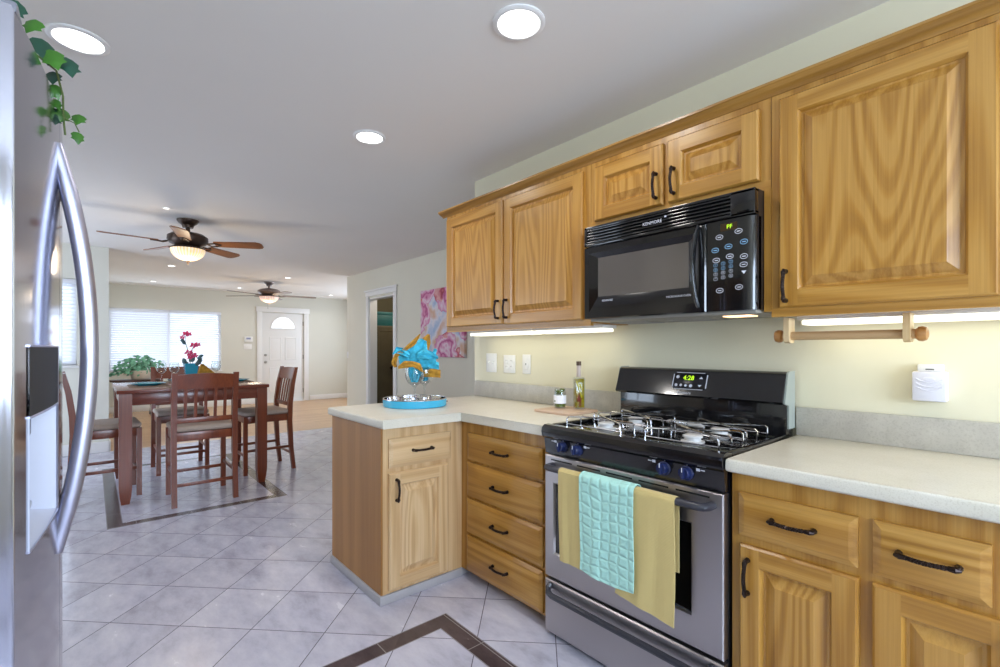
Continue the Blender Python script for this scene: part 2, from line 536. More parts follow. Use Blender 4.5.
class MB:
    def __init__(s, xf=None):
        s.bm = bmesh.new()
        s.mi = 0
        s.xf = xf

    def v(s, x, y, z):
        if s.xf:
            x, y, z = s.xf(x, y, z)
        return s.bm.verts.new((x, y, z))

    def f(s, vs, mi=None):
        try:
            fc = s.bm.faces.new(vs)
        except ValueError:
            return None
        fc.material_index = s.mi if mi is None else mi
        return fc

    def box(s, x0, x1, y0, y1, z0, z1, bev=0.0, seg=2):
        vs = [s.v(x, y, z) for x in (x0, x1) for y in (y0, y1) for z in (z0, z1)]
        fs = [s.f([vs[i] for i in q]) for q in ((0, 1, 3, 2), (4, 6, 7, 5), (0, 4, 5, 1), (2, 3, 7, 6), (0, 2, 6, 4), (1, 5, 7, 3))]
        if bev:
            es = list({e for f in fs for e in f.edges})
            bmesh.ops.bevel(s.bm, geom=es, offset=bev, segments=seg, profile=0.5, affect='EDGES', material=-1)
        return s

    def lathe(s, prof, seg=24, c=(0, 0, 0), a0=0.0, a1=2 * PI, sx=1.0, sy=1.0):
        full = abs(a1 - a0 - 2 * PI) < 1e-6
        n = seg if full else seg + 1
        rings = []
        for r, z in prof:
            if r < 1e-6:
                rings.append([s.v(c[0], c[1], c[2] + z)])
            else:
                rings.append([s.v(c[0] + sx * r * math.cos(a0 + (a1 - a0) * i / seg), c[1] + sy * r * math.sin(a0 + (a1 - a0) * i / seg), c[2] + z) for i in range(n)])
        for A, B in zip(rings, rings[1:]):
            m = seg
            for i in range(m):
                j = (i + 1) % n
                if len(A) == 1 and len(B) == 1:
                    continue
                if len(A) == 1:
                    s.f([A[0], B[i], B[j]])
                elif len(B) == 1:
                    s.f([A[i], A[j], B[0]])
                else:
                    s.f([A[i], A[j], B[j], B[i]])
        return s

    def tube(s, pts, r, seg=8, twist=0.0, up=(0, 0, 1), flat_=1.0):
        """r may be a list; flat_ squashes the section along the second axis"""
        P = [Vector(p) for p in pts]
        n = len(P)
        rings = []
        U = Vector(up)
        for i, p in enumerate(P):
            d = (P[min(i + 1, n - 1)] - P[max(i - 1, 0)]).normalized()
            a = d.cross(U)
            if a.length < 1e-3:
                a = d.cross(Vector((1, 0.3, 0)))
            a.normalize()
            b = d.cross(a)
            rr = r[i] if isinstance(r, (list, tuple)) else r
            tw = twist * i / max(1, n - 1)
            rings.append([s.v(*(p + a * (rr * math.cos(2 * PI * k / seg + tw)) + b * (rr * flat_ * math.sin(2 * PI * k / seg + tw)))) for k in range(seg)])
        for A, B in zip(rings, rings[1:]):
            for k in range(seg):
                j = (k + 1) % seg
                s.f([A[k], A[j], B[j], B[k]])
        s.f(rings[0][::-1])
        s.f(rings[-1])
        return s

    def prism(s, poly, a0, a1, axis='Z'):
        def mk(u, w, a):
            return {'Z': (u, w, a), 'Y': (u, a, w), 'X': (a, u, w)}[axis]
        A = [s.v(*mk(u, w, a0)) for u, w in poly]
        B = [s.v(*mk(u, w, a1)) for u, w in poly]
        s.f(A[::-1])
        s.f(B)
        n = len(poly)
        for i in range(n):
            j = (i + 1) % n
            s.f([A[i], A[j], B[j], B[i]])
        return s

    def grid(s, fn, nu, nv, thick=0.0):
        G = [[s.v(*fn(i / nu, j / nv)) for j in range(nv + 1)] for i in range(nu + 1)]
        fs = [s.f([G[i][j], G[i + 1][j], G[i + 1][j + 1], G[i][j + 1]]) for i in range(nu) for j in range(nv)]
        if thick:
            bmesh.ops.recalc_face_normals(s.bm, faces=fs)
            bmesh.ops.solidify(s.bm, geom=fs, thickness=thick)
        return s

    def ring(s, A, B, mi=None):
        """A, B lists of 4 verts"""
        for i in range(4):
            j = (i + 1) % 4
            s.f([A[i], A[j], B[j], B[i]], mi[i] if mi else None)

    def rect(s, u0, u1, v0, v1, w):
        return [s.v(u0, v0, w), s.v(u1, v0, w), s.v(u1, v1, w), s.v(u0, v1, w)]

    def build(s, name, mats, parent=None, origin=None, ang=35, **props):
        bm = s.bm
        bmesh.ops.recalc_face_normals(bm, faces=bm.faces[:])
        off = Vector((0, 0, 0))
        if parent is not None:
            off = OFF.get(parent.name, Vector((0, 0, 0)))
        elif origin is not None:
            off = Vector(origin)
        if off.length > 0:
            bmesh.ops.translate(bm, verts=bm.verts[:], vec=-off)
        ca = R(ang)
        for f in bm.faces:
            f.smooth = True
        for e in bm.edges:
            if len(e.link_faces) == 2:
                e.smooth = e.calc_face_angle(3.0) < ca
        me = bpy.data.meshes.new(name)
        bm.to_mesh(me)
        bm.free()
        for m in (mats if isinstance(mats, (list, tuple)) else [mats]):
            me.materials.append(m)
        o = bpy.data.objects.new(name, me)
        COL.objects.link(o)
        OFF[o.name] = off
        if parent is not None:
            o.parent = parent
        elif origin is not None:
            o.location = origin
        for k, v in props.items():
            o[k] = v
        return o


def thing(name, label, cat, loc, group=None):
    o = bpy.data.objects.new(name, None)
    o.empty_display_size = 0.05
    o.location = loc
    COL.objects.link(o)
    OFF[o.name] = Vector(loc)
    o['label'] = label
    o['category'] = cat
    if group:
        o['group'] = group
    return o


def tag(o, label, cat, group=None):
    o['label'] = label
    o['category'] = cat
    if group:
        o['group'] = group
    return o


def struct(name, mb, mats, parent=None):
    o = mb.build(name, mats, parent)
    if parent is None:
        o['kind'] = 'structure'
    return o


def copy_tree(o, parent=None):
    c = o.copy()
    COL.objects.link(c)
    c.parent = parent
    for ch in list(o.children):
        copy_tree(ch, c)
    return c


def text(mb, s, size, xf, mi=0, depth=0.0006):
    """letters laid in the u/v plane of xf(u, v, w), centred on u = v = 0"""
    cu = bpy.data.curves.new('tmp', 'FONT')
    cu.body = s
    cu.size = size
    cu.align_x = 'CENTER'
    cu.align_y = 'CENTER'
    cu.resolution_u = 2
    ob = bpy.data.objects.new('tmp', cu)
    COL.objects.link(ob)
    dg = bpy.context.evaluated_depsgraph_get()
    me = bpy.data.meshes.new_from_object(ob.evaluated_get(dg))
    vs = [mb.v(*xf(v.co.x, v.co.y, depth)) for v in me.vertices]
    for p in me.polygons:
        mb.f([vs[i] for i in p.vertices], mi)
    bpy.data.objects.remove(ob)
    bpy.data.curves.remove(cu)
    bpy.data.meshes.remove(me)


# mappings: (u, v, w) with w pointing out of the surface
def to_wall(xf):            # faces -X, u runs along Y
    return lambda u, v, w: (xf - w, u, v)


def to_front(yf):           # faces -Y, u runs along X
    return lambda u, v, w: (u, yf - w, v)


# ------------------------------------------------------------------ room shell
W = 2.13
ZC = 2.465
ZL = 2.50
b = MB()
b.box(-2.1, 3.3, -2.45, 7.45, -0.06, 0)
struct('floor', b, tile_m)
b = MB()
b.box(0.03, 5.3, 7.45, 11.8, -0.06, 0.0)
struct('floor_living', b, plank_m)
b = MB()
b.box(-2.2, 3.45, -2.5, 7.72, ZC, ZC + 0.12)
struct('ceiling', b, ceil_m)
b = MB()
b.box(0.0, 5.4, 7.72, 11.9, ZL, ZL + 0.12)
struct('ceiling_living', b, ceil_m)

b = MB()
b.box(W, 3.45, -2.45, 2.77, 0, ZC)
struct('wall_kitchen', b, paint_k)
b = MB()
DY0, DY1, DZ = 6.19, 6.99, 2.03
b.box(3.3, 3.41, 2.77, DY0, 0, ZC)
b.box(3.3, 3.41, DY1, 7.85, 0, ZC)
b.box(3.3, 3.41, DY0, DY1, DZ, ZC)
struct('wall_dining', b, paint)
b = MB()
b.box(3.41, 5.3, 7.72, 7.85, 0, ZL)
struct('wall_living_front', b, paint_tan)
b = MB()
b.box(5.3, 5.42, 7.72, 8.3, 0, ZL)
b.box(5.3, 5.42, 10.9, 11.8, 0, ZL)
b.box(5.3, 5.42, 8.3, 10.9, 0, 0.5)  # opening added for the side fill
b.box(5.3, 5.42, 8.3, 10.9, 2.2, ZL)
struct('wall_living_right', b, paint_tan)
b = MB()
FX0, FX1, FZ0, FZ1 = 0.235, 2.13, 0.79, 2.04
GX0, GX1, GZ = 2.95, 3.88, 2.08
b.box(-0.1, FX0, 11.8, 11.95, 0, ZL)
b.box(FX0, FX1, 11.8, 11.95, 0, FZ0)
b.box(FX0, FX1, 11.8, 11.95, FZ1, ZL)
b.box(FX1, GX0, 11.8, 11.95, 0, ZL)
b.box(GX0, GX1, 11.8, 11.95, GZ, ZL)
b.box(GX1, 5.42, 11.8, 11.95, 0, ZL)
struct('wall_far', b, paint_tan)
b = MB()
b.box(0.03, 0.155, 7.58, 11.8, 0, ZL)
struct('wall_living_left', b, paint_tan)
b = MB()
SX0, SX1, SZ0, SZ1 = -1.0, -0.135, 1.05, 2.06
b.box(-2.1, SX0, 7.45, 7.58, 0, ZC)
b.box(SX0, SX1, 7.45, 7.58, 0, SZ0)
b.box(SX0, SX1, 7.45, 7.58, SZ1, ZC)
b.box(SX1, 0.155, 7.45, 7.58, 0, ZC)
struct('wall_dining_back', b, paint_tan)
b = MB()
b.box(-2.1, -1.98, 2.7, 4.85, 0, ZC)
b.box(-2.1, -1.98, 7.05, 7.45, 0, ZC)
b.box(-2.1, -1.98, 4.85, 7.05, 2.1, ZC)
struct('wall_dining_left', b, paint)
b = MB()
b.box(-1.05, -0.93, -2.45, 2.7, 0, ZC)
b.box(-2.1, -0.93, 2.7, 2.82, 0, ZC)
struct('wall_kitchen_left', b, paint)
b = MB()
NX0, NX1 = -0.6, 1.7
b.box(-1.05, NX0, -2.57, -2.45, 0, ZC)
b.box(NX1, 2.2, -2.57, -2.45, 0, ZC)
b.box(NX0, NX1, -2.57, -2.45, 0, 0.95)
b.box(NX0, NX1, -2.57, -2.45, 2.15, ZC)
struct('wall_near', b, paint)
# closet behind the doorway in the dining wall
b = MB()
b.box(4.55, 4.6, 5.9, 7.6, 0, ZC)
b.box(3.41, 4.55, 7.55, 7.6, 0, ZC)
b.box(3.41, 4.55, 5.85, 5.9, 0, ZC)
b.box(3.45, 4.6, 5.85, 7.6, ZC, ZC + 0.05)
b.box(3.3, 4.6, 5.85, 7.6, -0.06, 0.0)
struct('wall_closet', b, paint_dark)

# skirting, casings
b = MB()
b.box(GX1 + 0.14, 5.3, 11.784, 11.8, 0, 0.12, 0.004)
b.box(0.155, GX0 - 0.14, 11.784, 11.8, 0, 0.12, 0.004)
struct('baseboard_far', b, white)
b = MB()
b.box(-2.0, 0.155, 7.432, 7.45, 0, 0.13, 0.004)
b.box(0.155, 0.172, 7.45, 7.58, 0, 0.13, 0.004)
struct('baseboard_dining', b, white)
b = MB()
b.box(3.284, 3.3, 2.77, DY0 - 0.1, 0, 0.11, 0.004)
b.box(3.284, 3.3, DY1 + 0.1, 7.85, 0, 0.11, 0.004)
struct('baseboard_right', b, white)
# cased opening in the dining wall with jamb lining and a small moulded head
b = MB()
for y0, y1 in ((DY0 - 0.09, DY0), (DY1, DY1 + 0.09)):
    b.box(3.278, 3.3, y0, y1, 0, DZ + 0.03, 0.006)
b.box(3.272, 3.3, DY0 - 0.1, DY1 + 0.1, DZ + 0.03, DZ + 0.10, 0.006)
b.box(3.258, 3.3, DY0 - 0.12, DY1 + 0.12, DZ + 0.10, DZ + 0.125, 0.006)
b.box(3.3, 3.42, DY1 - 0.015, DY1, 0, DZ)
b.box(3.3, 3.42, DY0, DY0 + 0.015, 0, DZ)
b.box(3.3, 3.42, DY0, DY1, DZ - 0.015, DZ)
struct('trim_1', b, white)
# casing of the front door
b = MB()
for x0, x1 in ((GX0 - 0.11, GX0), (GX1, GX1 + 0.11)):
    b.box(x0, x1, 11.775, 11.8, 0, GZ + 0.01, 0.006)
b.box(GX0 - 0.13, GX1 + 0.13, 11.77, 11.8, GZ + 0.01, GZ + 0.13, 0.006)
b.box(GX0, GX1, 11.74, 11.86, 0, 0.025)
struct('trim_2', b, [white])
# shallow dropped strip on the living room ceiling along the far wall
b = MB()
b.box(0.5, 4.7, 11.42, 11.47, ZL - 0.018, ZL, 0.004)
struct('trim_3', b, ceil_m)


def window(name, x0, x1, z0, z1, y, mull):
    b = MB()
    w = 0.05
    b.box(x0, x1, y + 0.05, y + 0.10, z0, z0 + w, 0.005)
    b.box(x0, x1, y + 0.05, y + 0.10, z1 - w, z1, 0.005)
    for m in [x0 + w / 2] + mull + [x1 - w / 2]:
        b.box(m - w / 2, m + w / 2, y + 0.05, y + 0.10, z0, z1, 0.005)
    b.box(x0 - 0.02, x1 + 0.02, y - 0.03, y + 0.05, z0 - 0.03, z0, 0.006)
    o = struct(name, b, white)
    g = MB()
    g.box(x0 + w, x1 - w, y + 0.07, y + 0.075, z0 + w, z1 - w)
    g.build('pane', pane_m, o)
    return o


window('window_1', FX0, FX1, FZ0, FZ1, 11.8, [1.2])
window('window_2', SX0, SX1, SZ0, SZ1, 7.45, [-0.57])
window('window_3', NX0, NX1, 0.95, 2.15, -2.6, [0.55])


def side_window(name, x, y0, y1, z0, z1, n):
    b = MB()
    w = 0.06
    b.box(x - 0.03, x + 0.03, y0, y1, z0, z0 + w, 0.004)
    b.box(x - 0.03, x + 0.03, y0, y1, z1 - w, z1, 0.004)
    for i in range(n + 1):
        y = y0 + w / 2 + (y1 - y0 - w) * i / n
        b.box(x - 0.03, x + 0.03, y - w / 2, y + w / 2, z0, z1, 0.004)
    o = struct(name, b, white)
    g = MB()
    g.box(x - 0.003, x + 0.003, y0 + w, y1 - w, z0 + w, z1 - w)
    g.build('pane', pane_m, o)


side_window('added_window_4', 5.36, 8.3, 10.9, 0.5, 2.2, 3)  # made-up window, put in to let the side fill through
side_window('door_3', -2.04, 4.85, 7.05, 0.0, 2.1, 2)


def blind(x0, x1, z0, z1, y, tilt, label, n):
    t = thing('window_blind', label, 'blind', ((x0 + x1) / 2, y, z0), 'white slatted window blinds')
    b = MB()
    b.box(x0, x1, y - 0.03, y + 0.02, z1 - 0.05, z1, 0.004)
    b.build('headrail', blind_m, t)
    b = MB()
    ca, sa = math.cos(tilt), math.sin(tilt)
    for i in range(n):
        z = z0 + 0.03 + (z1 - z0 - 0.1) * i / (n - 1)
        pr = [(-0.024, -0.0015), (0.024, -0.0015), (0.024, 0.0015), (-0.024, 0.0015)]
        b.prism([(y + u * ca - w * sa, z + u * sa + w * ca) for u, w in pr], x0 + 0.005, x1 - 0.005, 'X')
    b.build('slats', blind_m, t)
    b = MB()
    b.box(x0, x1, y - 0.02, y + 0.02, z0, z0 + 0.018, 0.004)
    for fx in (0.15, 0.5, 0.85):
        x = x0 + (x1 - x0) * fx
        b.box(x - 0.0015, x + 0.0015, y - 0.028, y - 0.026, z0, z1 - 0.04)
    b.build('bottom_rail', blind_m, t)


blind(FX0 + 0.004, 1.196, FZ0 + 0.01, FZ1 - 0.01, 11.805, R(-50), 'closed white slatted blind on the left half of the far living room window', 26)
blind(1.204, FX1 - 0.004, FZ0 + 0.01, FZ1 - 0.01, 11.805, R(-34), 'partly open white slatted blind on the right half of the far living room window', 26)
blind(SX0 + 0.004, SX1 - 0.004, SZ0 + 0.01, SZ1 - 0.01, 7.462, R(48), 'white slatted blind in the small dining window beside the refrigerator handle', 22)

# front door
b = MB()
b.box(GX0, GX1, 11.82, 11.865, 0.026, GZ - 0.003, 0.002)
door = struct('door_1', b, white)
cx = (GX0 + GX1) / 2
pw = GX1 - GX0
for i, (u0, u1, z0, z1) in enumerate(((0.17, 0.46, 0.98, 1.52), (0.54, 0.83, 0.98, 1.52), (0.17, 0.46, 0.25, 0.82), (0.54, 0.83, 0.25, 0.82))):
    b = MB(to_front(11.82))
    a0, a1 = GX0 + pw * u0, GX0 + pw * u1
    Q = [b.rect(a0 + k, a1 - k, z0 + k, z1 - k, w) for k, w in ((0, 0.0), (0.008, 0.009), (0.02, 0.009), (0.03, 0.003), (0.05, 0.007))]
    for A, B in zip(Q, Q[1:]):
        b.ring(A, B)
    b.f(Q[-1])
    b.build('door_panel', white, door)
b = MB(lambda x, y, z: (cx + x, 11.82 - z, 1.73 + y))
b.lathe([(0.285, 0.0), (0.285, 0.012), (0.25, 0.012), (0.25, 0.0)], 24, a0=0, a1=PI)
b.box(-0.285, 0.285, -0.03, 0.0, 0, 0.012)
for a in (45, 90, 135):
    b.tube([(0.05 * math.cos(R(a)), 0.05 * math.sin(R(a)), 0.006), (0.25 * math.cos(R(a)), 0.25 * math.sin(R(a)), 0.006)], 0.006, 6)
b.build('fanlight_frame', white, door)
sky_pane = NT('daylit_frosted_fanlight').set(color=lin('#F2F6FF'), rough=0.4, em=lin('#F2F6FF'), ems=1.3).m
b = MB(lambda x, y, z: (cx + x, 11.818 - z, 1.73 + y))
b.prism([(0.25 * math.cos(PI * i / 20), 0.25 * math.sin(PI * i / 20)) for i in range(21)], 0.0, 0.002, 'Z')
b.build('fanlight_pane', sky_pane, door)
for z, r in ((0.94, 0.028), (1.10, 0.024)):
    b = MB(lambda x, y, zz, z=z: (GX0 + 0.075 + x, 11.82 - zz, z + y))
    b.lathe([(0.03, 0), (0.03, 0.006), (0.012, 0.01), (0.012, 0.03), (r, 0.035), (r, 0.055), (r * 0.6, 0.066), (0, 0.067)], 18)
    b.build('door_knob' if z < 1 else 'deadbolt', nickel, door)
for z in (0.25, 1.05, 1.85):
    b = MB()
    b.box(GX1 - 0.02, GX1 - 0.004, 11.808, 11.82, z - 0.05, z + 0.05, 0.002)
    b.build('hinge', nickel, door)

# outdoors beyond the windows
b = MB()
b.box(-14, 18, 12.2, 40, -0.2, -0.1)
b.box(-14, -2.3, -14, 12.2, -0.2, -0.1)
o = b.build('ground', ground_m)
o['kind'] = 'structure'

# ------------------------------------------------------------------ cabinets
def door_front(mb, u0, u1, v0, v1, base=0.0, th=0.02, fr=0.058):
    """raised panel door; slot 0 stiles, 1 rails, 2 panel"""
    R0 = mb.rect(u0, u1, v0, v1, base)
    k = 0.006
    A = mb.rect(u0, u1, v0, v1, base + th - 0.007)
    mb.ring(R0, A, (1, 0, 1, 0))
    B = mb.rect(u0 + k, u1 - k, v0 + k, v1 - k, base + th)
    mb.ring(A, B, (1, 0, 1, 0))
    i0, i1, j0, j1 = u0 + fr, u1 - fr, v0 + fr, v1 - fr
    t = base + th
    # stiles run the full height, rails between them
    def quad(a0, a1, c0, c1, mi):
        mb.f([mb.v(a0, c0, t), mb.v(a1, c0, t), mb.v(a1, c1, t), mb.v(a0, c1, t)], mi)
    quad(u0 + k, i0, v0 + k, v1 - k, 0)
    quad(i1, u1 - k, v0 + k, v1 - k, 0)
    quad(i0, i1, v0 + k, j0, 1)
    quad(i0, i1, j1, v1 - k, 1)
    Q = [mb.rect(i0 + a, i1 - a, j0 + a, j1 - a, base + w) for a, w in ((0, th), (0.003, th - 0.004), (0.008, th - 0.0155), (0.015, th - 0.0155), (0.040, th - 0.003), (0.043, th - 0.001))]
    mids = [(1, 0, 1, 0), (1, 0, 1, 0), (2, 2, 2, 2), (2, 2, 2, 2), (2, 2, 2, 2)]
    for A, B, m in zip(Q, Q[1:], mids):
        mb.ring(A, B, m)
    mb.f(Q[-1], 2)


def drawer_front(mb, u0, u1, v0, v1, base=0.0, th=0.02):
    mb.mi = 1
    Q = [mb.rect(u0 + a, u1 - a, v0 + a, v1 - a, base + w) for a, w in ((0, 0), (0, th - 0.008), (0.004, th - 0.006), (0.017, th - 0.001), (0.02, th))]
    for A, B in zip(Q, Q[1:]):
        mb.ring(A, B)
    mb.f(Q[-1])


def pull(mb, u, v, base, length=0.11, vertical=False):
    """twisted bronze arch pull with rolled feet"""
    def P(a, h):
        return (u, v + a, base + h) if vertical else (u + a, v, base + h)
    L = length / 2
    for s in (-1, 1):
        x, y, z = P(s * L, 0)
        mb.tube([P(s * L, 0.0), P(s * L, 0.012), P(s * L * 0.93, 0.022)], [0.0085, 0.007, 0.0065], 8, up=(0.3, 1, 0.2))
        mb.tube([P(s * (L + 0.006), 0.02), P(s * (L - 0.004), 0.024), P(s * (L - 0.016), 0.024)], [0.004, 0.0075, 0.006], 8)
    n = 22
    mb.tube([P(-L + 0.01 + (2 * L - 0.02) * i / n, 0.022 + 0.009 * math.sin(PI * i / n)) for i in range(n + 1)], 0.0062, 4, twist=7 * PI)


def cab_front(parent, mapf, front, mats, doors=(), drawers=()):
    """front: w of the door backs.  Each door: (u0,u1,v0,v1,pull u,pull v centre or None)"""
    for (u0, u1, v0, v1, pu, pv) in doors:
        m = MB(mapf)
        door_front(m, u0, u1, v0, v1)
        d = m.build('door', mats, parent, ang=20)
        if pu is not None:
            h = MB(mapf)
            pull(h, pu, pv, 0.02, 0.10, True)
            h.build('handle', bronze, d)
    for (u0, u1, v0, v1) in drawers:
        m = MB(mapf)
        drawer_front(m, u0, u1, v0, v1)
        d = m.build('drawer', mats, parent, ang=20)
        h = MB(mapf)
        pull(h, (u0 + u1) / 2, (v0 + v1) / 2 + 0.004, 0.02, 0.108)
        h.build('handle', bronze, d)


FB = 1.54      # face frame plane of base units
# base unit right of the range
t = thing('base_cabinet', 'double oak base cabinet with two drawers over two doors, right of the range', 'cabinet', (1.85, 0.1, 0))
b = MB()
b.box(FB, W - 0.002, -0.62, 0.666, 0.10, 0.856)
b.box(FB + 0.07, W - 0.002, -0.62, 0.666, 0.0, 0.10)
b.build('body', [oak_v], t)
m = to_wall(FB)
cab_front(t, m, FB, OAK, doors=[(0.336, 0.638, 0.13, 0.638, 0.612, 0.545), (0.035, 0.307, 0.13, 0.638, 0.06, 0.545), (-0.58, 0.0, 0.13, 0.80, None, None)],
          drawers=[(0.338, 0.641, 0.664, 0.797), (0.092, 0.306, 0.66, 0.80)])
# drawer unit left of the range
t = thing('drawer_cabinet', 'oak four-drawer base cabinet between the range and the peninsula', 'cabinet', (1.85, 1.8, 0))
b = MB()
b.box(FB, W - 0.002, 1.460, 2.1195, 0.045, 0.856)
b.box(FB + 0.06, W - 0.002, 1.460, 2.1195, 0.0, 0.045)
b.build('body', [oak_v], t)
cab_front(t, m, FB, OAK, drawers=[(1.49, 2.05, 0.651, 0.793), (1.49, 2.053, 0.457, 0.636), (1.49, 2.056, 0.262, 0.442), (1.49, 2.056, 0.058, 0.247)])
# peninsula
t = thing('peninsula_cabinet', 'oak peninsula cabinet with one drawer, one door and a plain brown end panel', 'cabinet', (1.3, 2.37, 0))
PY = 2.12
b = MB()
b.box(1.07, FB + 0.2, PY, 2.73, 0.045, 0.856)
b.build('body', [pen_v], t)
b = MB()
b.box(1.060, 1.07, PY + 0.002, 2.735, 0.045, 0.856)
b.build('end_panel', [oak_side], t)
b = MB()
b.box(1.050, FB + 0.055, PY + 0.002, 2.74, 0.0, 0.045, 0.003)
b.box(1.050, FB - 0.001, PY - 0.010, PY + 0.002, 0.0, 0.045, 0.003)
b.build('toe_base', flat('pale_grey_toe_base', '#ACA8AA', 0.5, 0.06, 8), t)
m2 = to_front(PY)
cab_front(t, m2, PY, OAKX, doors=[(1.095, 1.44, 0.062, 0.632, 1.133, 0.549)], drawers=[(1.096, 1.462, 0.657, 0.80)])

# countertops
def counter(poly, z0, z1, bev):
    b = MB()
    b.prism(poly, z0, z1)
    es = [e for e in b.bm.edges if abs(e.verts[0].co.z - e.verts[1].co.z) < 1e-6]
    bmesh.ops.bevel(b.bm, geom=es, offset=bev, segments=3, profile=0.5, affect='EDGES')
    return b


ctr = counter([(1.497, -0.62), (W - 0.002, -0.62), (W - 0.002, 0.668), (1.497, 0.668)], 0.857, 0.902, 0.011).build('countertop', counter_m, origin=(1.8, 0.0, 0.857))
tag(ctr, 'straight cream laminate countertop right of the range', 'countertop')
b = MB()
b.box(W - 0.022, W - 0.001, -0.62, 0.666, 0.902, 1.012, 0.003)
b.build('backsplash', splash_m, ctr)
ctl = counter([(1.497, 1.458), (W - 0.002, 1.458), (W - 0.002, 2.755), (1.043, 2.755), (1.043, 2.066), (1.497, 2.066)], 0.857, 0.902, 0.011).build('countertop', counter_m, origin=(1.6, 2.3, 0.857))
tag(ctl, 'L-shaped cream laminate countertop running onto the peninsula', 'countertop')
b = MB()
b.box(W - 0.022, W - 0.001, 1.460, 2.745, 0.902, 1.012, 0.003)
b.build('backsplash', splash_m, ctl)

# wall units
FU = 1.82
mu = to_wall(FU)


def upper(label, y0, y1, z0, z1, doors):
    t = thing('wall_cabinet', label, 'cabinet', (1.97, (y0 + y1) / 2, z0))
    b = MB()
    b.box(FU, W - 0.002, y0, y1, z0 + 0.012, z1)
    b.box(FU, FU + 0.02, y0, y1, z0, z0 + 0.012)
    b.build('body', [oak_v], t)
    m = MB(mu)
    m.box(y0, y1, z0, z0 + 0.031, 0.0, 0.0015)
    m.build('bottom_rail', [oak_h], t)
    cab_front(t, mu, FU, OAK, doors=doors)
    return t


upper('oak wall cabinet with two tall doors, left of the microwave', 1.452, 2.672, 1.352, 2.135,
      [(2.085, 2.655, 1.386, 2.104, 2.118, 1.47), (1.492, 2.072, 1.382, 2.102, 2.042, 1.47)])
upper('low oak wall cabinet with two short doors above the microwave', 0.653, 1.450, 1.806, 2.135,
      [(1.065, 1.42, 1.842, 2.098, 1.092, 1.925), (0.688, 1.042, 1.842, 2.098, 1.012, 1.925)])
upper('oak wall cabinet with one wide door above the paper towel holder', -0.38, 0.651, 1.352, 2.135,
      [(0.095, 0.622, 1.382, 2.104, 0.6, 1.455), (-0.34, 0.07, 1.382, 2.104, -0.3, 1.46)])
fb = MB()
fb.box(1.815, 1.86, 0.6515, 0.674, 1.372, 1.806)
upper_right = bpy.data.objects['wall_cabinet.002']
fb.build('filler_strip', [oak_v], upper_right)
# crown moulding along the wall units
b = MB()
prof = [(0.0, 2.128), (0.004, 2.128), (0.008, 2.134), (0.02, 2.14), (0.034, 2.147), (0.038, 2.152), (0.044, 2.154), (0.044, 2.163), (0.0, 2.163)]
b.prism([(FU - u, z) for u, z in prof], -0.38, 2.672 + 0.044, 'Y')
b.prism([(2.672 + u, z) for u, z in prof], FU - 0.0, W, 'X')
struct('trim_4', b, [oak_crown_shaded])

# under-cabinet lights
def strip(y0, y1, label, xc=2.0):
    t = thing('under_cabinet_light', label, 'light', (xc, (y0 + y1) / 2, 1.36), 'under-cabinet light strips')
    b = MB()
    b.box(xc - 0.06, xc + 0.06, y0, y1, 1.346, 1.3635, 0.003)
    b.build('housing', white_pl, t)
    b = MB()
    b.box(xc - 0.052, xc + 0.052, y0 + 0.012, y1 - 0.012, 1.328, 1.346, 0.006)
    b.build('diffuser', tube_m, t)
    a = area('strip_glow', (0, 0, -0.04), (0, 0, 0), 0.09, y1 - y0 - 0.05, 0.2 * (y1 - y0) / 0.6, (1.0, 0.93, 0.66), t)


strip(1.985, 2.60, 'lit under-cabinet light strip above the wall plates, left of its neighbour')
strip(1.475, 1.975, 'lit under-cabinet light strip above the oil bottle')
strip(-0.34, 0.62, 'long lit under-cabinet light strip behind the paper towel holder', 2.03)

# ------------------------------------------------------------------ microwave
t = thing('microwave', 'black over-the-range microwave with a vent grille under the low oak cabinet', 'microwave', (1.93, 1.045, 1.372))
MX = 1.745
MY0, MY1, MZ0, MZ1 = 0.676, 1.428, 1.376, 1.802
b = MB()
b.box(MX + 0.025, W - 0.005, MY0, MY1, MZ0 + 0.004, MZ1)
b.build('body', black_pl, t)
b = MB()
b.box(MX + 0.03, W - 0.02, MY0 + 0.01, MY1 - 0.01, MZ0 - 0.008, MZ0 + 0.004, 0.003)
b.build('underside', flat('grey_microwave_base', '#9A958C', 0.5), t)
b = MB()
b.box(1.86, 1.93, 0.74, 0.84, MZ0 - 0.012, MZ0 - 0.008)
b.build('cooktop_lamp', lamp_amber, t)
for y in (1.0, 1.3):
    b = MB()
    b.box(1.90, 2.06, y - 0.1, y + 0.1, MZ0 - 0.011, MZ0 - 0.008)
    for k in range(7):
        b.box(1.90 + 0.024 * k, 1.905 + 0.024 * k, y - 0.1, y + 0.1, MZ0 - 0.013, MZ0 - 0.011)
    b.build('grease_filter', flat('aluminium_mesh', '#A9A59C', 0.5, metal=0.6), t)
mm = to_wall(MX)
# vent grille
m = MB(mm)
m.box(MY0, MY1, 1.712, 1.724, -0.03, 0.004, 0.002)
m.box(MY0, MY1, 1.790, MZ1, -0.03, 0.004, 0.002)
m.box(MY0, MY0 + 0.085, 1.712, MZ1, -0.03, 0.004, 0.004)
m.box(MY1 - 0.014, MY1, 1.712, MZ1, -0.03, 0.004, 0.002)
for i in range(5):
    z = 1.728 + 0.0135 * i
    m.box(MY0 + 0.08, MY1 - 0.01, z, z + 0.0065, -0.02, 0.002, 0.0015)
m.mi = 1
m.box(MY0 + 0.01, MY1 - 0.01, 1.716, 1.798, -0.029, -0.018)
m.mi = 2
text(m, 'KENMORE', 0.019, lambda u, v, w: (1.075 - u, 1.757 + v, 0.003 + w), 2)
m.box(1.012, 1.02, 1.768, 1.774, 0.002, 0.0035)
m.build('vent_grille', [black_gloss, dark_gap, mark], t)
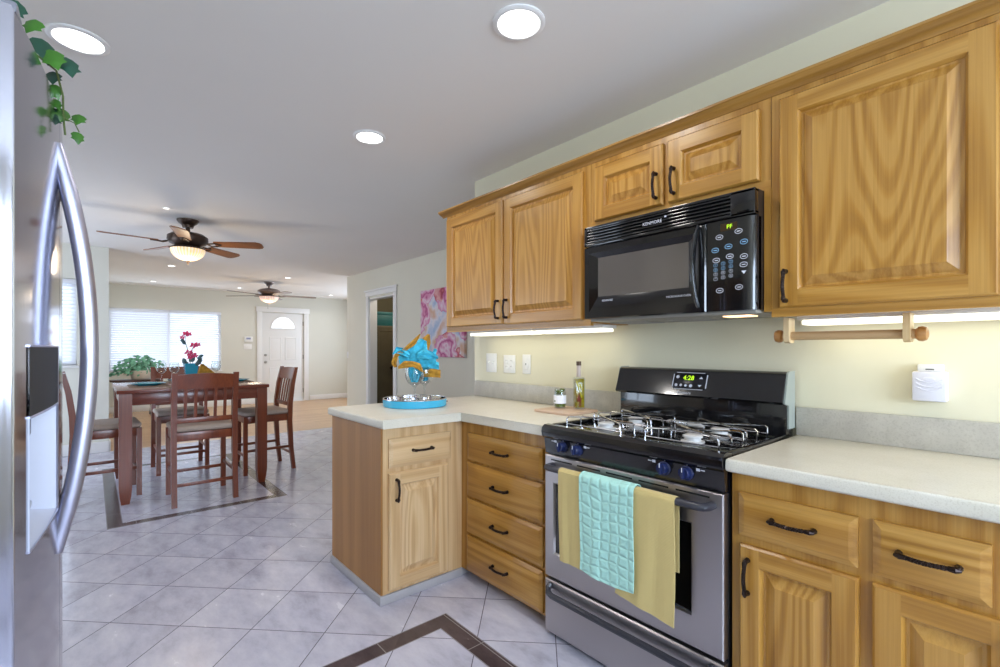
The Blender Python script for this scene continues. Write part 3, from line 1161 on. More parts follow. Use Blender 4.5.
# door: bevelled frame around a grey window
m = MB(mm)
DYa, DYb = 0.850, MY1
Q = [m.rect(DYa, DYb, MZ0 + 0.002, 1.708, -0.03)]
for a, w in ((0, 0.0), (0.004, 0.006), (0.03, 0.006)):
    Q.append(m.rect(DYa + a, DYb - a, MZ0 + 0.002 + a, 1.708 - a, w))
Q.append(m.rect(0.922, 1.356, 1.478, 1.654, -0.006))
for A, B in zip(Q, Q[1:]):
    m.ring(A, B)
md = m.build('door', [black_gloss], t, ang=12)
m = MB(mm)
m.box(0.922, 1.356, 1.478, 1.654, -0.012, -0.006)
m.build('window', mw_glass, md)
m = MB(mm)
text(m, 'KENMORE', 0.0125, lambda u, v, w: (1.297 - u, 1.4565 + v, 0.0045 + w))
m.build('logo_print', mark, md)
m = MB(mm)
text(m, 'MICROWAVE OVEN', 0.0115, lambda u, v, w: (0.958 - u, 1.4465 + v, 0.0055 + w))
m.build('caption_print', mark, md)
m = MB(mm)
n = 20
hp = [(0.876 + 0.006 * math.sin(PI * i / n), 1.402 + 0.298 * i / n, 0.008 + 0.034 * math.sin(PI * i / n) ** 0.7) for i in range(n + 1)]
m.tube(hp, [0.015 - 0.002 * abs(i - n / 2) / (n / 2) for i in range(n + 1)], 10, up=(1, 0, 0), flat_=0.6)
m.build('handle', black_gloss, md)
# control panel with its rounded outer edge
m = MB()
pts = [(MX, 0.846), (MX, 0.705), (MX + 0.004, 0.690), (MX + 0.014, 0.680), (MX + 0.03, MY0), (MX + 0.05, MY0), (MX + 0.05, 0.846)]
m.prism(pts, MZ0 + 0.002, 1.708)
cp = m.build('control_panel', black_gloss, t)
m = MB(mm)
m.box(0.737, 0.797, 1.668, 1.695, 0.0, 0.0015)
m.build('display', disp_brown, cp)
m = MB(mm)
text(m, 'PF', 0.021, lambda u, v, w: (0.764 - u, 1.681 + v, 0.0018 + w))
m.build('digits', glow_green, cp)


def oval(m, u, v, a, c, th=0.0018, seg=20):
    A = [m.v(u + a * math.cos(2 * PI * i / seg), v + c * math.sin(2 * PI * i / seg), 0.0008) for i in range(seg)]
    B = [m.v(u + (a - th) * math.cos(2 * PI * i / seg), v + (c - th) * math.sin(2 * PI * i / seg), 0.0008) for i in range(seg)]
    for i in range(seg):
        j = (i + 1) % seg
        m.f([A[i], A[j], B[j], B[i]])


def px(u, v):        # panel print layout, in panel fractions read from left and top
    return 0.846 - 0.156 * (u - 15) / (300 - 15), 1.712 - 0.300 * (v - 40) / (600 - 40)


for (u, v, blue) in ((98, 158, 0), (222, 138, 0), (70, 243, 1), (158, 230, 1), (256, 214, 1), (77, 313, 0), (166, 298, 0), (256, 310, 0), (254, 364, 0), (100, 522, 0), (225, 510, 0)):
    a, c = px(u, v)
    m = MB(mm)
    oval(m, a, c, 0.0135, 0.0095)
    m.box(a - 0.006, a + 0.006, c - 0.0015, c + 0.0015, 0.0, 0.0009)
    m.build('button', blue_mark if blue else mark, cp)
for i, u in enumerate((72, 123, 173)):
    for j, v in enumerate((346, 378, 408, 440)):
        a, c = px(u, v - 6 * i)
        m = MB(mm)
        oval(m, a, c, 0.0078, 0.0062, 0.001)
        text(m, [['1', '4', '7', '*'], ['2', '5', '8', '0'], ['3', '6', '9', '#']][i][j], 0.009, lambda uu, vv, w, a=a, c=c: (a - uu, c + vv, 0.0008))
        m.build('key', blue_mark if j < 2 else mark, cp)
a, c = px(256, 414)
m = MB(mm)
m.f([m.v(a - 0.009, c + 0.005, 0.0008), m.v(a + 0.009, c + 0.005, 0.0008), m.v(a, c - 0.007, 0.0008)])
m.build('button', mark, cp)

# ------------------------------------------------------------------ range
t = thing('gas_range', 'stainless steel gas range with black cooktop and backguard', 'range', (1.78, 1.045, 0))
RY0, RY1, RX = 0.674, 1.452, 1.505
b = MB()
b.box(RX + 0.03, 2.10, RY0, RY1, 0.025, 0.875)
b.build('body', black_pl, t)
for x in (1.565, 2.05):
    for y in (RY0 + 0.04, RY1 - 0.04):
        b = MB()
        b.lathe([(0, 0), (0.018, 0), (0.018, 0.018), (0.01, 0.018), (0.01, 0.026), (0, 0.026)], 12, (x, y, 0))
        b.build('foot', black_pl, t)
# cooktop with rounded front lip and recessed pan
b = MB()
lip = [(RX + 0.05, 0.856), (RX - 0.008, 0.856), (RX - 0.018, 0.864), (RX - 0.022, 0.884), (RX - 0.018, 0.901), (RX - 0.004, 0.912), (RX + 0.02, 0.913), (RX + 0.05, 0.906)]
b.prism(lip, RY0 - 0.002, RY1 + 0.002, 'Y')
b.box(RX + 0.04, 2.06, RY0 - 0.002, RY1 + 0.002, 0.858, 0.897, 0.003)
for y0, y1 in ((RY0 - 0.002, RY0 + 0.018), (RY1 - 0.018, RY1 + 0.002)):
    b.box(RX + 0.04, 2.06, y0, y1, 0.89, 0.911, 0.006)
ck = b.build('cooktop', black_gloss, t)
burn = [(1.685, 0.872), (1.905, 0.872), (1.685, 1.262), (1.905, 1.262)]
ZT = 0.897
for (x, y) in burn:
    b = MB()
    b.lathe([(0.0, 0.0005), (0.042, 0.0005), (0.042, 0.004), (0.030, 0.006), (0.028, 0.016), (0.035, 0.018), (0.035, 0.024), (0.028, 0.027), (0, 0.028)], 24, (x, y, ZT))
    b.build('burner', alu, ck)
for (x, y) in burn:
    b = MB()
    r = 0.0034
    H = ZT + 0.045
    hx, hy = 0.095, 0.14
    for sx in (-1, 1):
        for sy in (-1, 1):
            cx_, cy_ = x + sx * hx, y + sy * hy
            b.tube([(cx_, cy_, ZT + 0.0005), (cx_, cy_, H - 0.008), (cx_ - sx * 0.006, cy_ - sy * 0.008, H), (x + sx * 0.012, y + sy * 0.016, H), (x, y, H - 0.001)], r, 6, up=(1, 0, 0.1))
    for sy in (-1, 1):
        b.tube([(x, y + sy * hy, ZT + 0.0005), (x, y + sy * hy, H - 0.014), (x, y + sy * (hy - 0.008), H - 0.006), (x, y + sy * 0.05, H - 0.006)], r, 6, up=(1, 0, 0.1))
    b.tube([(x - hx, y - hy, ZT + 0.014), (x - hx, y + hy, ZT + 0.014)], r * 0.8, 6)
    b.tube([(x + hx, y - hy, ZT + 0.014), (x + hx, y + hy, ZT + 0.014)], r * 0.8, 6)
    b.build('grate', chrome, ck)
b = MB()
b.tube([(2.02, 1.17, 0.905), (2.015, 1.15, 0.908), (1.995, 1.0, 0.908), (1.99, 0.98, 0.904)], [0.006, 0.011, 0.011, 0.006], 10)
b.build('pilot_cover', alu, ck)
# control panel with knobs
b = MB()
b.prism([(RX + 0.03, 0.788), (RX + 0.004, 0.788), (RX - 0.006, 0.854), (RX + 0.03, 0.857)], RY0, RY1, 'Y')
kp = b.build('control_panel', black_gloss, t)
for ky in (1.345, 1.265, 0.878, 0.797):
    def kx(x, y, z, ky=ky):
        return (RX - 0.002 - z, ky + x, 0.828 + y + z * 0.1)
    b = MB(kx)
    b.lathe([(0, 0), (0.024, 0), (0.024, 0.006), (0.020, 0.008), (0.019, 0.026), (0.017, 0.029), (0, 0.029)], 24)
    b.box(-0.0045, 0.0045, -0.019, 0.019, 0.02, 0.036, 0.002)
    k = b.build('knob', navy, kp)
    b = MB(kx)
    b.box(-0.0014, 0.0014, 0.004, 0.019, 0.036, 0.0365)
    b.build('pointer', mark, k)
    b = MB(kx)
    b.box(-0.0015, 0.0015, 0.026, 0.033, 0.0, 0.002)
    b.build('tick_print', mark, kp)
b = MB(lambda u, v, w: (RX - 0.0035 - w + (v - 0.83) * -0.15, u, v))
for u0, sgn in ((1.345, 1), (1.265, -1), (0.878, 1), (0.797, -1)):
    c = u0 + sgn * 0.04
    b.box(c - 0.006, c + 0.006, 0.842, 0.851, 0, 0.002)
    b.box(c + (0.009 if sgn > 0 else -0.022), c + (0.022 if sgn > 0 else -0.009), 0.845, 0.848, 0, 0.002)
b.build('print', mark, kp)
# oven door
mr = to_wall(RX)
m = MB(mr)
WY0, WY1, WZ0, WZ1 = 0.780, 1.400, 0.362, 0.668
Q = [m.rect(RY0 + 0.002, RY1 - 0.002, 0.258, 0.783, -0.03)]
for a, w in ((0, 0.0), (0.004, 0.004)):
    Q.append(m.rect(RY0 + 0.002 + a, RY1 - 0.002 - a, 0.258 + a, 0.783 - a, w))
Q.append(m.rect(WY0, WY1, WZ0, WZ1, 0.004))
Q.append(m.rect(WY0 + 0.006, WY1 - 0.006, WZ0 + 0.006, WZ1 - 0.006, -0.004))
for A, B in zip(Q, Q[1:]):
    m.ring(A, B)
od = m.build('oven_door', steel_range, t, ang=20)
m = MB(mr)
m.box(WY0 + 0.004, WY1 - 0.004, WZ0 + 0.004, WZ1 - 0.004, -0.01, -0.004)
m.build('window', oven_glass, od)
m = MB(mr)
for k in range(5):
    y = 0.72 + k * 0.144
    m.box(y, y + 0.117, 0.762, 0.768, 0.0035, 0.0048)
m.build('vent_slots', dark_gap, od)
m = MB(mr)
n = 24
HZ = 0.742
path = [(0.712, HZ, 0.004), (0.713, HZ, 0.03), (0.722, HZ, 0.047)] + [(0.735 + 0.645 * i / n, HZ, 0.052) for i in range(n + 1)] + [(1.393, HZ, 0.047), (1.402, HZ, 0.03), (1.403, HZ, 0.004)]
m.tube(path, 0.0165, 12, up=(0, 1, 0), flat_=0.8)
m.build('handle', charcoal, od)
# storage drawer
m = MB(mr)
Q = [m.rect(RY0 + 0.002, RY1 - 0.002, 0.018, 0.245, -0.03)]
for a, w in ((0, 0.0), (0.005, 0.005)):
    Q.append(m.rect(RY0 + 0.002 + a, RY1 - 0.002 - a, 0.018 + a, 0.245 - a, w))
for A, B in zip(Q, Q[1:]):
    m.ring(A, B)
m.f(Q[-1])
sd = m.build('drawer', steel_range, t, ang=20)
m = MB(mr)
path = [(0.712, 0.228, 0.004), (0.710, 0.216, 0.02), (0.722, 0.206, 0.034)] + [(0.75 + 0.63 * i / n, 0.200, 0.036) for i in range(n + 1)] + [(1.402, 0.206, 0.034), (1.416, 0.216, 0.02), (1.414, 0.228, 0.004)]
m.tube(path, 0.0125, 10, up=(0, 1, 0))
m.build('handle', charcoal, sd)
# backguard
b = MB()
RYB = RY1 - 0.02
b.box(2.03, 2.10, RY0, RYB, 0.898, 1.05, 0.003)
bgd = b.build('backguard', black_gloss, t)
b = MB()
b.prism([(2.10, 1.035), (1.995, 1.028), (1.988, 1.036), (2.028, 1.142), (2.04, 1.150), (2.10, 1.150)], RY0, RYB, 'Y')
con = b.build('console', black_gloss, bgd)
end_m = flat('grey_end_caps', '#9DA5A0', 0.35)
for y in (RY0 - 0.006, RYB):
    b = MB()
    b.prism([(2.105, 0.93), (2.04, 0.93), (2.04, 1.02), (1.998, 1.03), (2.032, 1.146), (2.045, 1.153), (2.105, 1.153)], y, y + 0.006, 'Y')
    b.build('end_cap', end_m, bgd)


def cons(u, v, w):   # along Y, up the sloped console face
    return (1.988 + 0.04 * (v / 0.1133) - w * 0.936 - 0.0005, u, 1.036 + 0.106 * (v / 0.1133) + w * 0.353)


m = MB(cons)
seg = []
for cu_, cv_, a0 in ((1.145, 0.098, 0), (1.145, 0.03, 0), (0.985, 0.03, 0), (0.985, 0.098, 0)):
    pass
m.box(0.978, 1.130, 0.030, 0.102, 0, 0.002, 0.0009)
m.build('display_panel', flat('display_panel_black', '#15161E', 0.2), con)
m = MB(cons)
for (a0, a1, b0, b1) in ((0.976, 0.979, 0.036, 0.096), (1.130, 1.133, 0.036, 0.096), (0.99, 1.12, 0.027, 0.029), (0.99, 1.12, 0.103, 0.105)):
    m.box(a0, a1, b0, b1, 0, 0.003)
for u, v, w in ((1.112, 0.083, 0.0075), (1.114, 0.045, 0.007), (1.091, 0.045, 0.006), (1.069, 0.044, 0.006), (1.045, 0.044, 0.0075)):
    m.lathe([(0, 0.0028), (w, 0.0028)], 14, (u, v, 0))
m.f([m.v(1.012, 0.077, 0.0028), m.v(0.994, 0.077, 0.0028), m.v(1.003, 0.088, 0.0028)])
m.f([m.v(1.014, 0.050, 0.0028), m.v(0.996, 0.050, 0.0028), m.v(1.005, 0.040, 0.0028)])
text(m, 'Kenmore', 0.017, lambda u, v, w: (1.072 - u, 0.011 + v, 0.001))
m.build('print', mark, con)
m = MB(cons)
text(m, '4:28', 0.030, lambda u, v, w: (1.06 - u, 0.079 + v, 0.003))
m.build('digits', glow_green, con)

# ------------------------------------------------------------------ towels on the oven handle
def towel(label, y0, y1, front, back, mat, extra, sag, ph, skew=0.0):
    hx, r = RX - 0.052, 0.0185 + extra
    L = back + PI * r + front

    def fn(a, c):
        s = a * L
        y = y0 + (y1 - y0) * c
        w = math.sin(c * 9 + ph) * 0.5 + math.sin(c * 17 + ph * 2) * 0.3
        if s < back:
            d = back - s
            x, z = hx + r * 0.9, HZ - d
            x += 0.0015 * w
        elif s < back + PI * r:
            an = (s - back) / r
            x, z = hx + r * math.cos(an), HZ + r * math.sin(an) * 0.85
        else:
            d = s - back - PI * r
            k = d / front
            x = hx - r - 0.0045 * w * min(1, k * 1.5) + 0.004 * k
            z = HZ - d - sag * math.sin(PI * c) * k
            y += skew * k * c + 0.004 * math.sin(5 * k + ph) * k
            z -= 0.35 * abs(skew) * k * (1 - c)
        return (x, y, z)
    b = MB()
    b.grid(fn, 60, 22, 0.0035)
    o = b.build('dish_towel', mat, origin=(hx, (y0 + y1) / 2, HZ))
    tag(o, label, 'towel', 'dish towels on the oven handle')


towel('mustard dish towel hanging at the left end of the oven handle', 1.192, 1.312, 0.358, 0.36, mustard_m, 0.0, 0.0, 0.3)
towel('aqua quilted dish towel in the middle of the oven handle', 0.955, 1.196, 0.352, 0.25, aqua_m, 0.009, 0.012, 1.1)
towel('mustard dish towel hanging right of the aqua one, longest of the three', 0.806, 0.962, 0.386, 0.24, mustard_m, 0.0, 0.0, 2.4, skew=0.075)

# ------------------------------------------------------------------ things on and over the counters
t = thing('paper_towel_holder', 'empty wooden paper towel holder under the right wall cabinet', 'paper towel holder', (1.93, 0.46, 1.30))
for y in (0.632, 0.298):
    b = MB()
    b.prism([(1.90, 1.352), (1.90, 1.278), (1.906, 1.266), (1.918, 1.261), (1.942, 1.261), (1.954, 1.266), (1.96, 1.278), (1.96, 1.352)], y - 0.009, y + 0.009, 'Y')
    b.build('bracket', oak_light, t)
b = MB()
b.tube([(1.93, 0.26, 1.287), (1.93, 0.67, 1.287)], 0.0155, 14)
b.build('rod', wood('rod_wood', '#C9A77C', '#B99367', '#9A7448', 'Y', rings=4), t)
for y, s in ((0.288, -1), (0.642, 1)):
    b = MB(lambda x, yy, z, y=y, s=s: (1.93 + x, y + s * z, 1.287 + yy))
    b.lathe([(0, 0), (0.012, 0), (0.013, 0.006), (0.022, 0.014), (0.024, 0.024), (0.02, 0.034), (0.01, 0.038), (0, 0.039)], 18)
    b.build('knob', wood('turned_knob_wood', '#C08A4E', '#AE7840', '#8A5A2A', 'Y', rings=4), t)

t = thing('plug_in_device', 'white plug-in device with curved vents on the wall over the right counter', 'plug-in device', (W, 0.268, 1.07))
b = MB()
b.box(2.078, W - 0.001, 0.226, 0.312, 1.068, 1.166, 0.006)
b.build('housing', lilac_pl, t)
b = MB()
b.box(2.09, W - 0.001, 0.236, 0.300, 1.166, 1.19, 0.004)
b.build('cap', white_pl, t)
b = MB(to_wall(2.078))
for z in (1.142, 1.127, 1.116):
    b.tube([(0.236 + 0.066 * i / 12, z - 0.012 * math.sin(PI * i / 12), 0.0) for i in range(13)], 0.0022, 6)
b.lathe([(0.016, -0.001), (0.014, 0.0015), (0, 0.002)], 18, (0.269, 1.141, 0), sy=0.45)
b.build('vent_ridges', lilac_pl, t)
b = MB(to_wall(2.09))
b.box(0.258, 0.279, 1.171, 1.175, 0.0, 0.001)
b.build('print', flat('grey_print', '#6E6C68', 0.6), t)


def plate(label, name, cat, y0, y1, z0, z1, kind):
    t = thing(name, label, cat, (W, (y0 + y1) / 2, z0), 'white wall plates over the left counter')
    b = MB(to_wall(W))
    b.box(y0, y1, z0, z1, 0.001, 0.007, 0.003)
    b.build('cover_plate', white_pl, t)
    ym, zm = (y0 + y1) / 2, (z0 + z1) / 2
    if kind == 'toggle':
        for dy in (-0.023, 0.023):
            b = MB(to_wall(W))
            b.box(ym + dy - 0.005, ym + dy + 0.005, zm - 0.012, zm + 0.012, 0.007, 0.009)
            b.box(ym + dy - 0.004, ym + dy + 0.004, zm - 0.002, zm + 0.010, 0.009, 0.02, 0.002)
            b.build('toggle', white_pl, t)
    elif kind == 'outlet':
        for dy in (-0.024, 0.024):
            b = MB(to_wall(W))
            for dz in (-0.02, 0.02):
                b.lathe([(0.0175, 0.007), (0.0165, 0.010), (0, 0.010)], 16, (ym + dy, zm + dz, 0))
            b.mi = 1
            for dz in (-0.02, 0.02):
                for e in (-0.006, 0.006):
                    b.box(ym + dy + e - 0.0012, ym + dy + e + 0.0012, zm + dz - 0.002, zm + dz + 0.007, 0.010, 0.0104)
            b.build('receptacle', [white_pl, flat('socket_slot', '#8B8880', 0.6)], t)
    else:
        b = MB(to_wall(W))
        b.box(ym - 0.017, ym + 0.017, zm - 0.034, zm + 0.034, 0.007, 0.011, 0.003)
        b.mi = 1
        b.box(ym - 0.004, ym + 0.004, zm - 0.006, zm + 0.006, 0.011, 0.0116)
        b.build('insert', [white_pl, flat('grey_button', '#A09C94', 0.6)], t)


plate('white double toggle switch plate, leftmost of three over the left counter', 'light_switch', 'switch', 2.515, 2.628, 1.078, 1.21, 'toggle')
plate('white double outlet plate between the toggle switch and the narrow plate', 'wall_outlet', 'outlet', 2.325, 2.442, 1.08, 1.20, 'outlet')
plate('narrow white outlet plate, rightmost of three over the left counter', 'wall_outlet', 'outlet', 2.18, 2.255, 1.08, 1.205, 'gfci')

b = counter([(1.812, 1.575), (2.05, 1.59), (2.05, 1.835), (1.812, 1.83)], 0.9022, 0.917, 0.003)
tag(b.build('cutting_board', board_wood, origin=(1.95, 1.7, 0.9022)), 'thin wooden board under the oil bottle and the jar', 'cutting board')
# jar
jc = (1.945, 1.765, 0.917)
t = thing('olive_jar', 'small glass jar of green olives with a white label on the wooden board', 'jar', jc)
b = MB()
b.lathe([(0, 0.001), (0.030, 0.001), (0.033, 0.006), (0.033, 0.088), (0.030, 0.096), (0.030, 0.106), (0.028, 0.106), (0.028, 0.095), (0.0305, 0.087), (0.0305, 0.008), (0, 0.006)], 24, jc)
b.build('jar_glass', glass, t)
b = MB()
b.lathe([(0, 0.0075), (0.0295, 0.0085), (0.0295, 0.07), (0, 0.072)], 20, jc)
for i in range(9):
    a = i * 2.4
    rr = 0.018 if i else 0
    b.lathe([(0, -0.009), (0.007, -0.006), (0.0095, 0), (0.007, 0.006), (0, 0.009)], 10, (jc[0] + rr * math.cos(a), jc[1] + rr * math.sin(a), jc[2] + 0.083 + 0.008 * (i % 3)))
b.build('contents', green_jar, t)
b = MB()
b.lathe([(0.0335, 0.027), (0.0342, 0.027), (0.0342, 0.072), (0.0335, 0.072)], 24, jc)
lb = b.build('label', label_w, t)
b = MB()
d = Vector((-jc[0], -jc[1], 0)).normalized()
dd = Vector((d.x * math.cos(-0.9) - d.y * math.sin(-0.9), d.x * math.sin(-0.9) + d.y * math.cos(-0.9), 0))
b.lathe([(0, -0.006), (0.004, -0.004), (0.004, 0.004), (0, 0.006)], 8, (jc[0] + dd.x * 0.0335, jc[1] + dd.y * 0.0335, jc[2] + 0.04))
b.build('label_print', green_jar, lb)
# bottle
bc = (2.0, 1.678, 0.917)
t = thing('oil_bottle', 'tall square bottle of herb-infused oil on the wooden board', 'bottle', bc)


def sq(b, prof, c, rot, seg=4):
    rings = []
    for r, z in prof:
        ring = []
        for k in range(4):
            for e in (-0.22, 0, 0.22):
                a = rot + PI / 2 * k + e
                rad = r * (1.30 if e == 0 else 1.16)
                ring.append(b.v(c[0] + rad * math.cos(a), c[1] + rad * math.sin(a), c[2] + z))
        rings.append(ring)
    for A, B in zip(rings, rings[1:]):
        for i in range(12):
            j = (i + 1) % 12
            b.f([A[i], A[j], B[j], B[i]])
    b.f(rings[0][::-1])
    b.f(rings[-1])


b = MB()
sq(b, [(0.0265, 0.001), (0.0275, 0.004), (0.0275, 0.163), (0.025, 0.169), (0.0105, 0.173), (0.0105, 0.178)], bc, 0.25)
b.build('bottle_glass', glass, t)
b = MB()
sq(b, [(0.0235, 0.008), (0.0245, 0.010), (0.0245, 0.158), (0.021, 0.163)], bc, 0.25)
b.build('oil', oil_m, t)
bd = Vector((-bc[0], -bc[1], 0)).normalized()
bs = Vector((-bd.y, bd.x, 0))


def onb(a, z, k=0.0262):
    return tuple(Vector(bc) + bd * k + bs * a + Vector((0, 0, z)))


b = MB()
for a0, z0, a1, z1, w in ((-0.012, 0.15, 0.002, 0.10, 0.009), (0.002, 0.10, 0.014, 0.062, 0.008), (0.004, 0.14, 0.016, 0.10, 0.007)):
    b.tube([onb(a0, z0), onb((a0 + a1) / 2 + 0.003, (z0 + z1) / 2, 0.0275), onb(a1, z1)], [w * 0.5, w, w * 0.5], 8, flat_=0.35)
b.build('lemon_peel', peel_m, t)
b = MB()
for i in range(4):
    b.tube([onb(-0.012 + 0.007 * i, 0.015), onb(-0.010 + 0.007 * i + 0.002 * (i % 2), 0.06, 0.027), onb(-0.014 + 0.008 * i, 0.10 - 0.012 * (i % 2))], 0.0022, 6)
for i in range(3):
    b.lathe([(0, -0.014), (0.005, -0.006), (0.004, 0.008), (0, 0.014)], 8, onb(-0.006 + 0.005 * i, 0.05 + 0.010 * (i % 2), 0.026))
b.build('herbs', herb_red, t)
b = MB()
b.lathe([(0, 0.174), (0.0128, 0.174), (0.0128, 0.178), (0.0118, 0.21), (0.0125, 0.234), (0, 0.234)], 18, bc)
b.build('neck_sleeve', foil_m, t)
b = MB()
b.lathe([(0, 0.234), (0.0135, 0.234), (0.0135, 0.256), (0, 0.257)], 18, bc)
b.build('cap', cork_m, t)

# tray, glasses and napkins
tcn = (1.467, 2.492, 0.9022)
t = thing('round_tray', 'round mirrored tray with turquoise rim on the peninsula', 'tray', tcn)
b = MB()
b.lathe([(0, 0.001), (0.183, 0.001), (0.186, 0.004), (0.188, 0.044), (0.184, 0.046), (0.1835, 0.044), (0.1835, 0.006), (0, 0.006)], 56, tcn)
b.build('rim', turq_tray, t)
b = MB()
b.lathe([(0, 0.0065), (0.183, 0.0065), (0.183, 0.044), (0.1815, 0.044), (0.180, 0.0095), (0, 0.0095)], 56, tcn)
b.build('mirror_base', mirror_m, t)
b = MB()
b.lathe([(0.1805, 0.0445), (0.181, 0.047), (0.1855, 0.0485), (0.1885, 0.047), (0.1885, 0.043)], 56, tcn)
b.build('silver_edge', chrome, t)
for a in (R(-35), R(150)):
    b = MB()
    b.lathe([(0, 0), (0.007, 0.001), (0.006, 0.006), (0, 0.007)], 10, (tcn[0] + 0.187 * math.cos(a), tcn[1] + 0.187 * math.sin(a), tcn[2] + 0.021))
    b.build('stud', bronze, t)

GP = [(0, 0.0), (0.036, 0.0), (0.036, 0.0015), (0.012, 0.005), (0.0045, 0.012), (0.0038, 0.05), (0.0045, 0.085), (0.012, 0.094), (0.030, 0.108), (0.041, 0.13), (0.043, 0.15), (0.040, 0.175), (0.036, 0.195),
      (0.0345, 0.195), (0.0385, 0.174), (0.0412, 0.15), (0.0392, 0.131), (0.0285, 0.1105), (0.010, 0.098), (0, 0.097)]


def wine_glass(loc, label, group, sc=1.0, rs=1.0):
    b = MB()
    b.lathe([(r * sc * rs, z * sc) for r, z in GP], 28, loc)
    tag(b.build('wine_glass', glass, origin=loc), label, 'wine glass', group)


g1 = (1.428, 2.43, 0.9118)
g2 = (1.528, 2.485, 0.9118)
GS = 1.2
wine_glass(g1, 'stemmed glass on the mirrored tray, nearer the peninsula end, napkin tucked inside', 'glasses on the tray', 1.22, 1.08)
wine_glass(g2, 'stemmed glass on the mirrored tray, behind and right of the other one', 'glasses on the tray', 1.22, 1.08)


def cloth_ribbon(b, spine, widths, wdir, thick, wav=0.0, ph=0.0, cup=0.18):
    """a folded strip of cloth along a spine, with ruffles across"""
    P = [Vector(p) for p in spine]
    n = len(P) - 1

    def fn(a, c):
        f = a * n
        i = min(int(f), n - 1)
        k = f - i
        p = P[i].lerp(P[i + 1], k)
        w = widths[i] * (1 - k) + widths[i + 1] * k
        d = Vector(wdir[i]).lerp(Vector(wdir[i + 1]), k).normalized()
        tdir = (P[i + 1] - P[i]).normalized()
        nn = d.cross(tdir)
        q = p + d * (w * (c - 0.5)) + nn * (wav * math.sin(c * 11 + ph + a * 3) + cup * w * abs(c - 0.5))
        return tuple(q)
    b.grid(fn, 18, 10, thick)


# napkin built around its glass: right = towards +X-Y in the photograph, far = away
rt = Vector((0.758, -0.652, 0))
fw = Vector((0.652, 0.758, 0))
up = Vector((0, 0, 1))


def L(o, a, h, d=0.0):
    return tuple(Vector(o) + rt * a + up * h + fw * d)


def LS(o, a, h, d=0.0):
    return L(o, a * GS, h * GS, d * GS)


def napkin(o, label, spec, mats):
    t = thing('folded_napkin', label, 'napkin', (o[0], o[1], o[2] + 0.14), 'napkins in the tray glasses')
    for nm, mi, strips in spec:
        b = MB()
        for spine, widths, dirs, wav, ph in strips:
            cloth_ribbon(b, [LS(o, *p) for p in spine], [w * GS for w in widths], [tuple(rt * d[0] + up * d[1] + fw * d[2]) for d in dirs], 0.0012, wav, ph, 0.2 if mi == 0 else 0.03)
        b.build(nm, mats[mi], t)


# bunch of cloth inside the bowl then fanning out above
napkin(g1, 'turquoise napkin with mustard edges fanning out of the nearer tray glass', [
    ('turquoise_cloth', 0, [
        ([(0.0, 0.112, 0), (0.0, 0.15, 0), (-0.01, 0.2, 0), (-0.05, 0.235, -0.01), (-0.075, 0.24, 0.0)], [0.03, 0.06, 0.05, 0.09, 0.05], [(1, 0, 0), (1, 0, 0.2), (0.8, 0.5, 0.3), (0.3, 1, 0), (0, 1, 0.3)], 0.007, 0.4),
        ([(0.0, 0.115, 0.01), (0.005, 0.16, 0.0), (0.0, 0.215, -0.01), (0.02, 0.27, -0.01), (0.045, 0.318, 0.0)], [0.03, 0.055, 0.075, 0.10, 0.03], [(0, 0, 1), (1, 0, 0.6), (1, 0.2, 0), (1, -0.4, 0), (1, -0.6, 0)], 0.008, 1.7),
        ([(0.0, 0.12, -0.01), (0.0, 0.16, -0.012), (0.015, 0.205, -0.02), (0.06, 0.225, -0.02), (0.105, 0.215, -0.01)], [0.03, 0.05, 0.06, 0.075, 0.05], [(1, 0, 0), (1, 0, 0), (0.7, 0.6, 0), (0.2, 1, 0), (0, 1, 0.2)], 0.006, 3.0),
    ]),
    ('turquoise_fold', 0, [
        ([(-0.02, 0.24, -0.03), (-0.055, 0.262, -0.02), (-0.085, 0.268, -0.01), (-0.105, 0.25, -0.005)], [0.02, 0.034, 0.03, 0.008], [(0.3, 1, 0), (0.2, 1, 0.2), (0, 1, 0.2), (0.3, 1, 0)], 0.005, 0.5),
        ([(0.02, 0.24, -0.04), (0.05, 0.252, -0.045), (0.085, 0.245, -0.04), (0.118, 0.232, -0.03)], [0.03, 0.05, 0.04, 0.012], [(0, 1, 0), (0, 1, 0.1), (0, 1, 0.2), (0, 1, 0)], 0.007, 2.5),
    ]),
    ('mustard_edge', 1, [
        ([(0.03, 0.345, -0.02), (0.0, 0.305, -0.02), (-0.045, 0.27, -0.02), (-0.085, 0.245, -0.015), (-0.1, 0.205, -0.01), (-0.09, 0.185, -0.01)], [0.006, 0.026, 0.016, 0.018, 0.024, 0.012], [(0.7, -0.6, 0), (0.6, -0.8, 0), (0.5, -0.8, 0), (0.7, -0.6, 0), (1, 0, 0.2), (1, 0.3, 0)], 0.003, 0.2),
        ([(-0.07, 0.185, -0.045), (-0.04, 0.2, -0.05), (0.0, 0.202, -0.05), (0.03, 0.19, -0.045), (0.042, 0.165, -0.03)], [0.012, 0.034, 0.026, 0.03, 0.006], [(0, 1, 0), (0, 1, 0), (0, 1, 0), (0.4, 1, 0), (0.8, 0.4, 0)], 0.003, 1.2),
    ])], [turq_cloth, must_cloth])
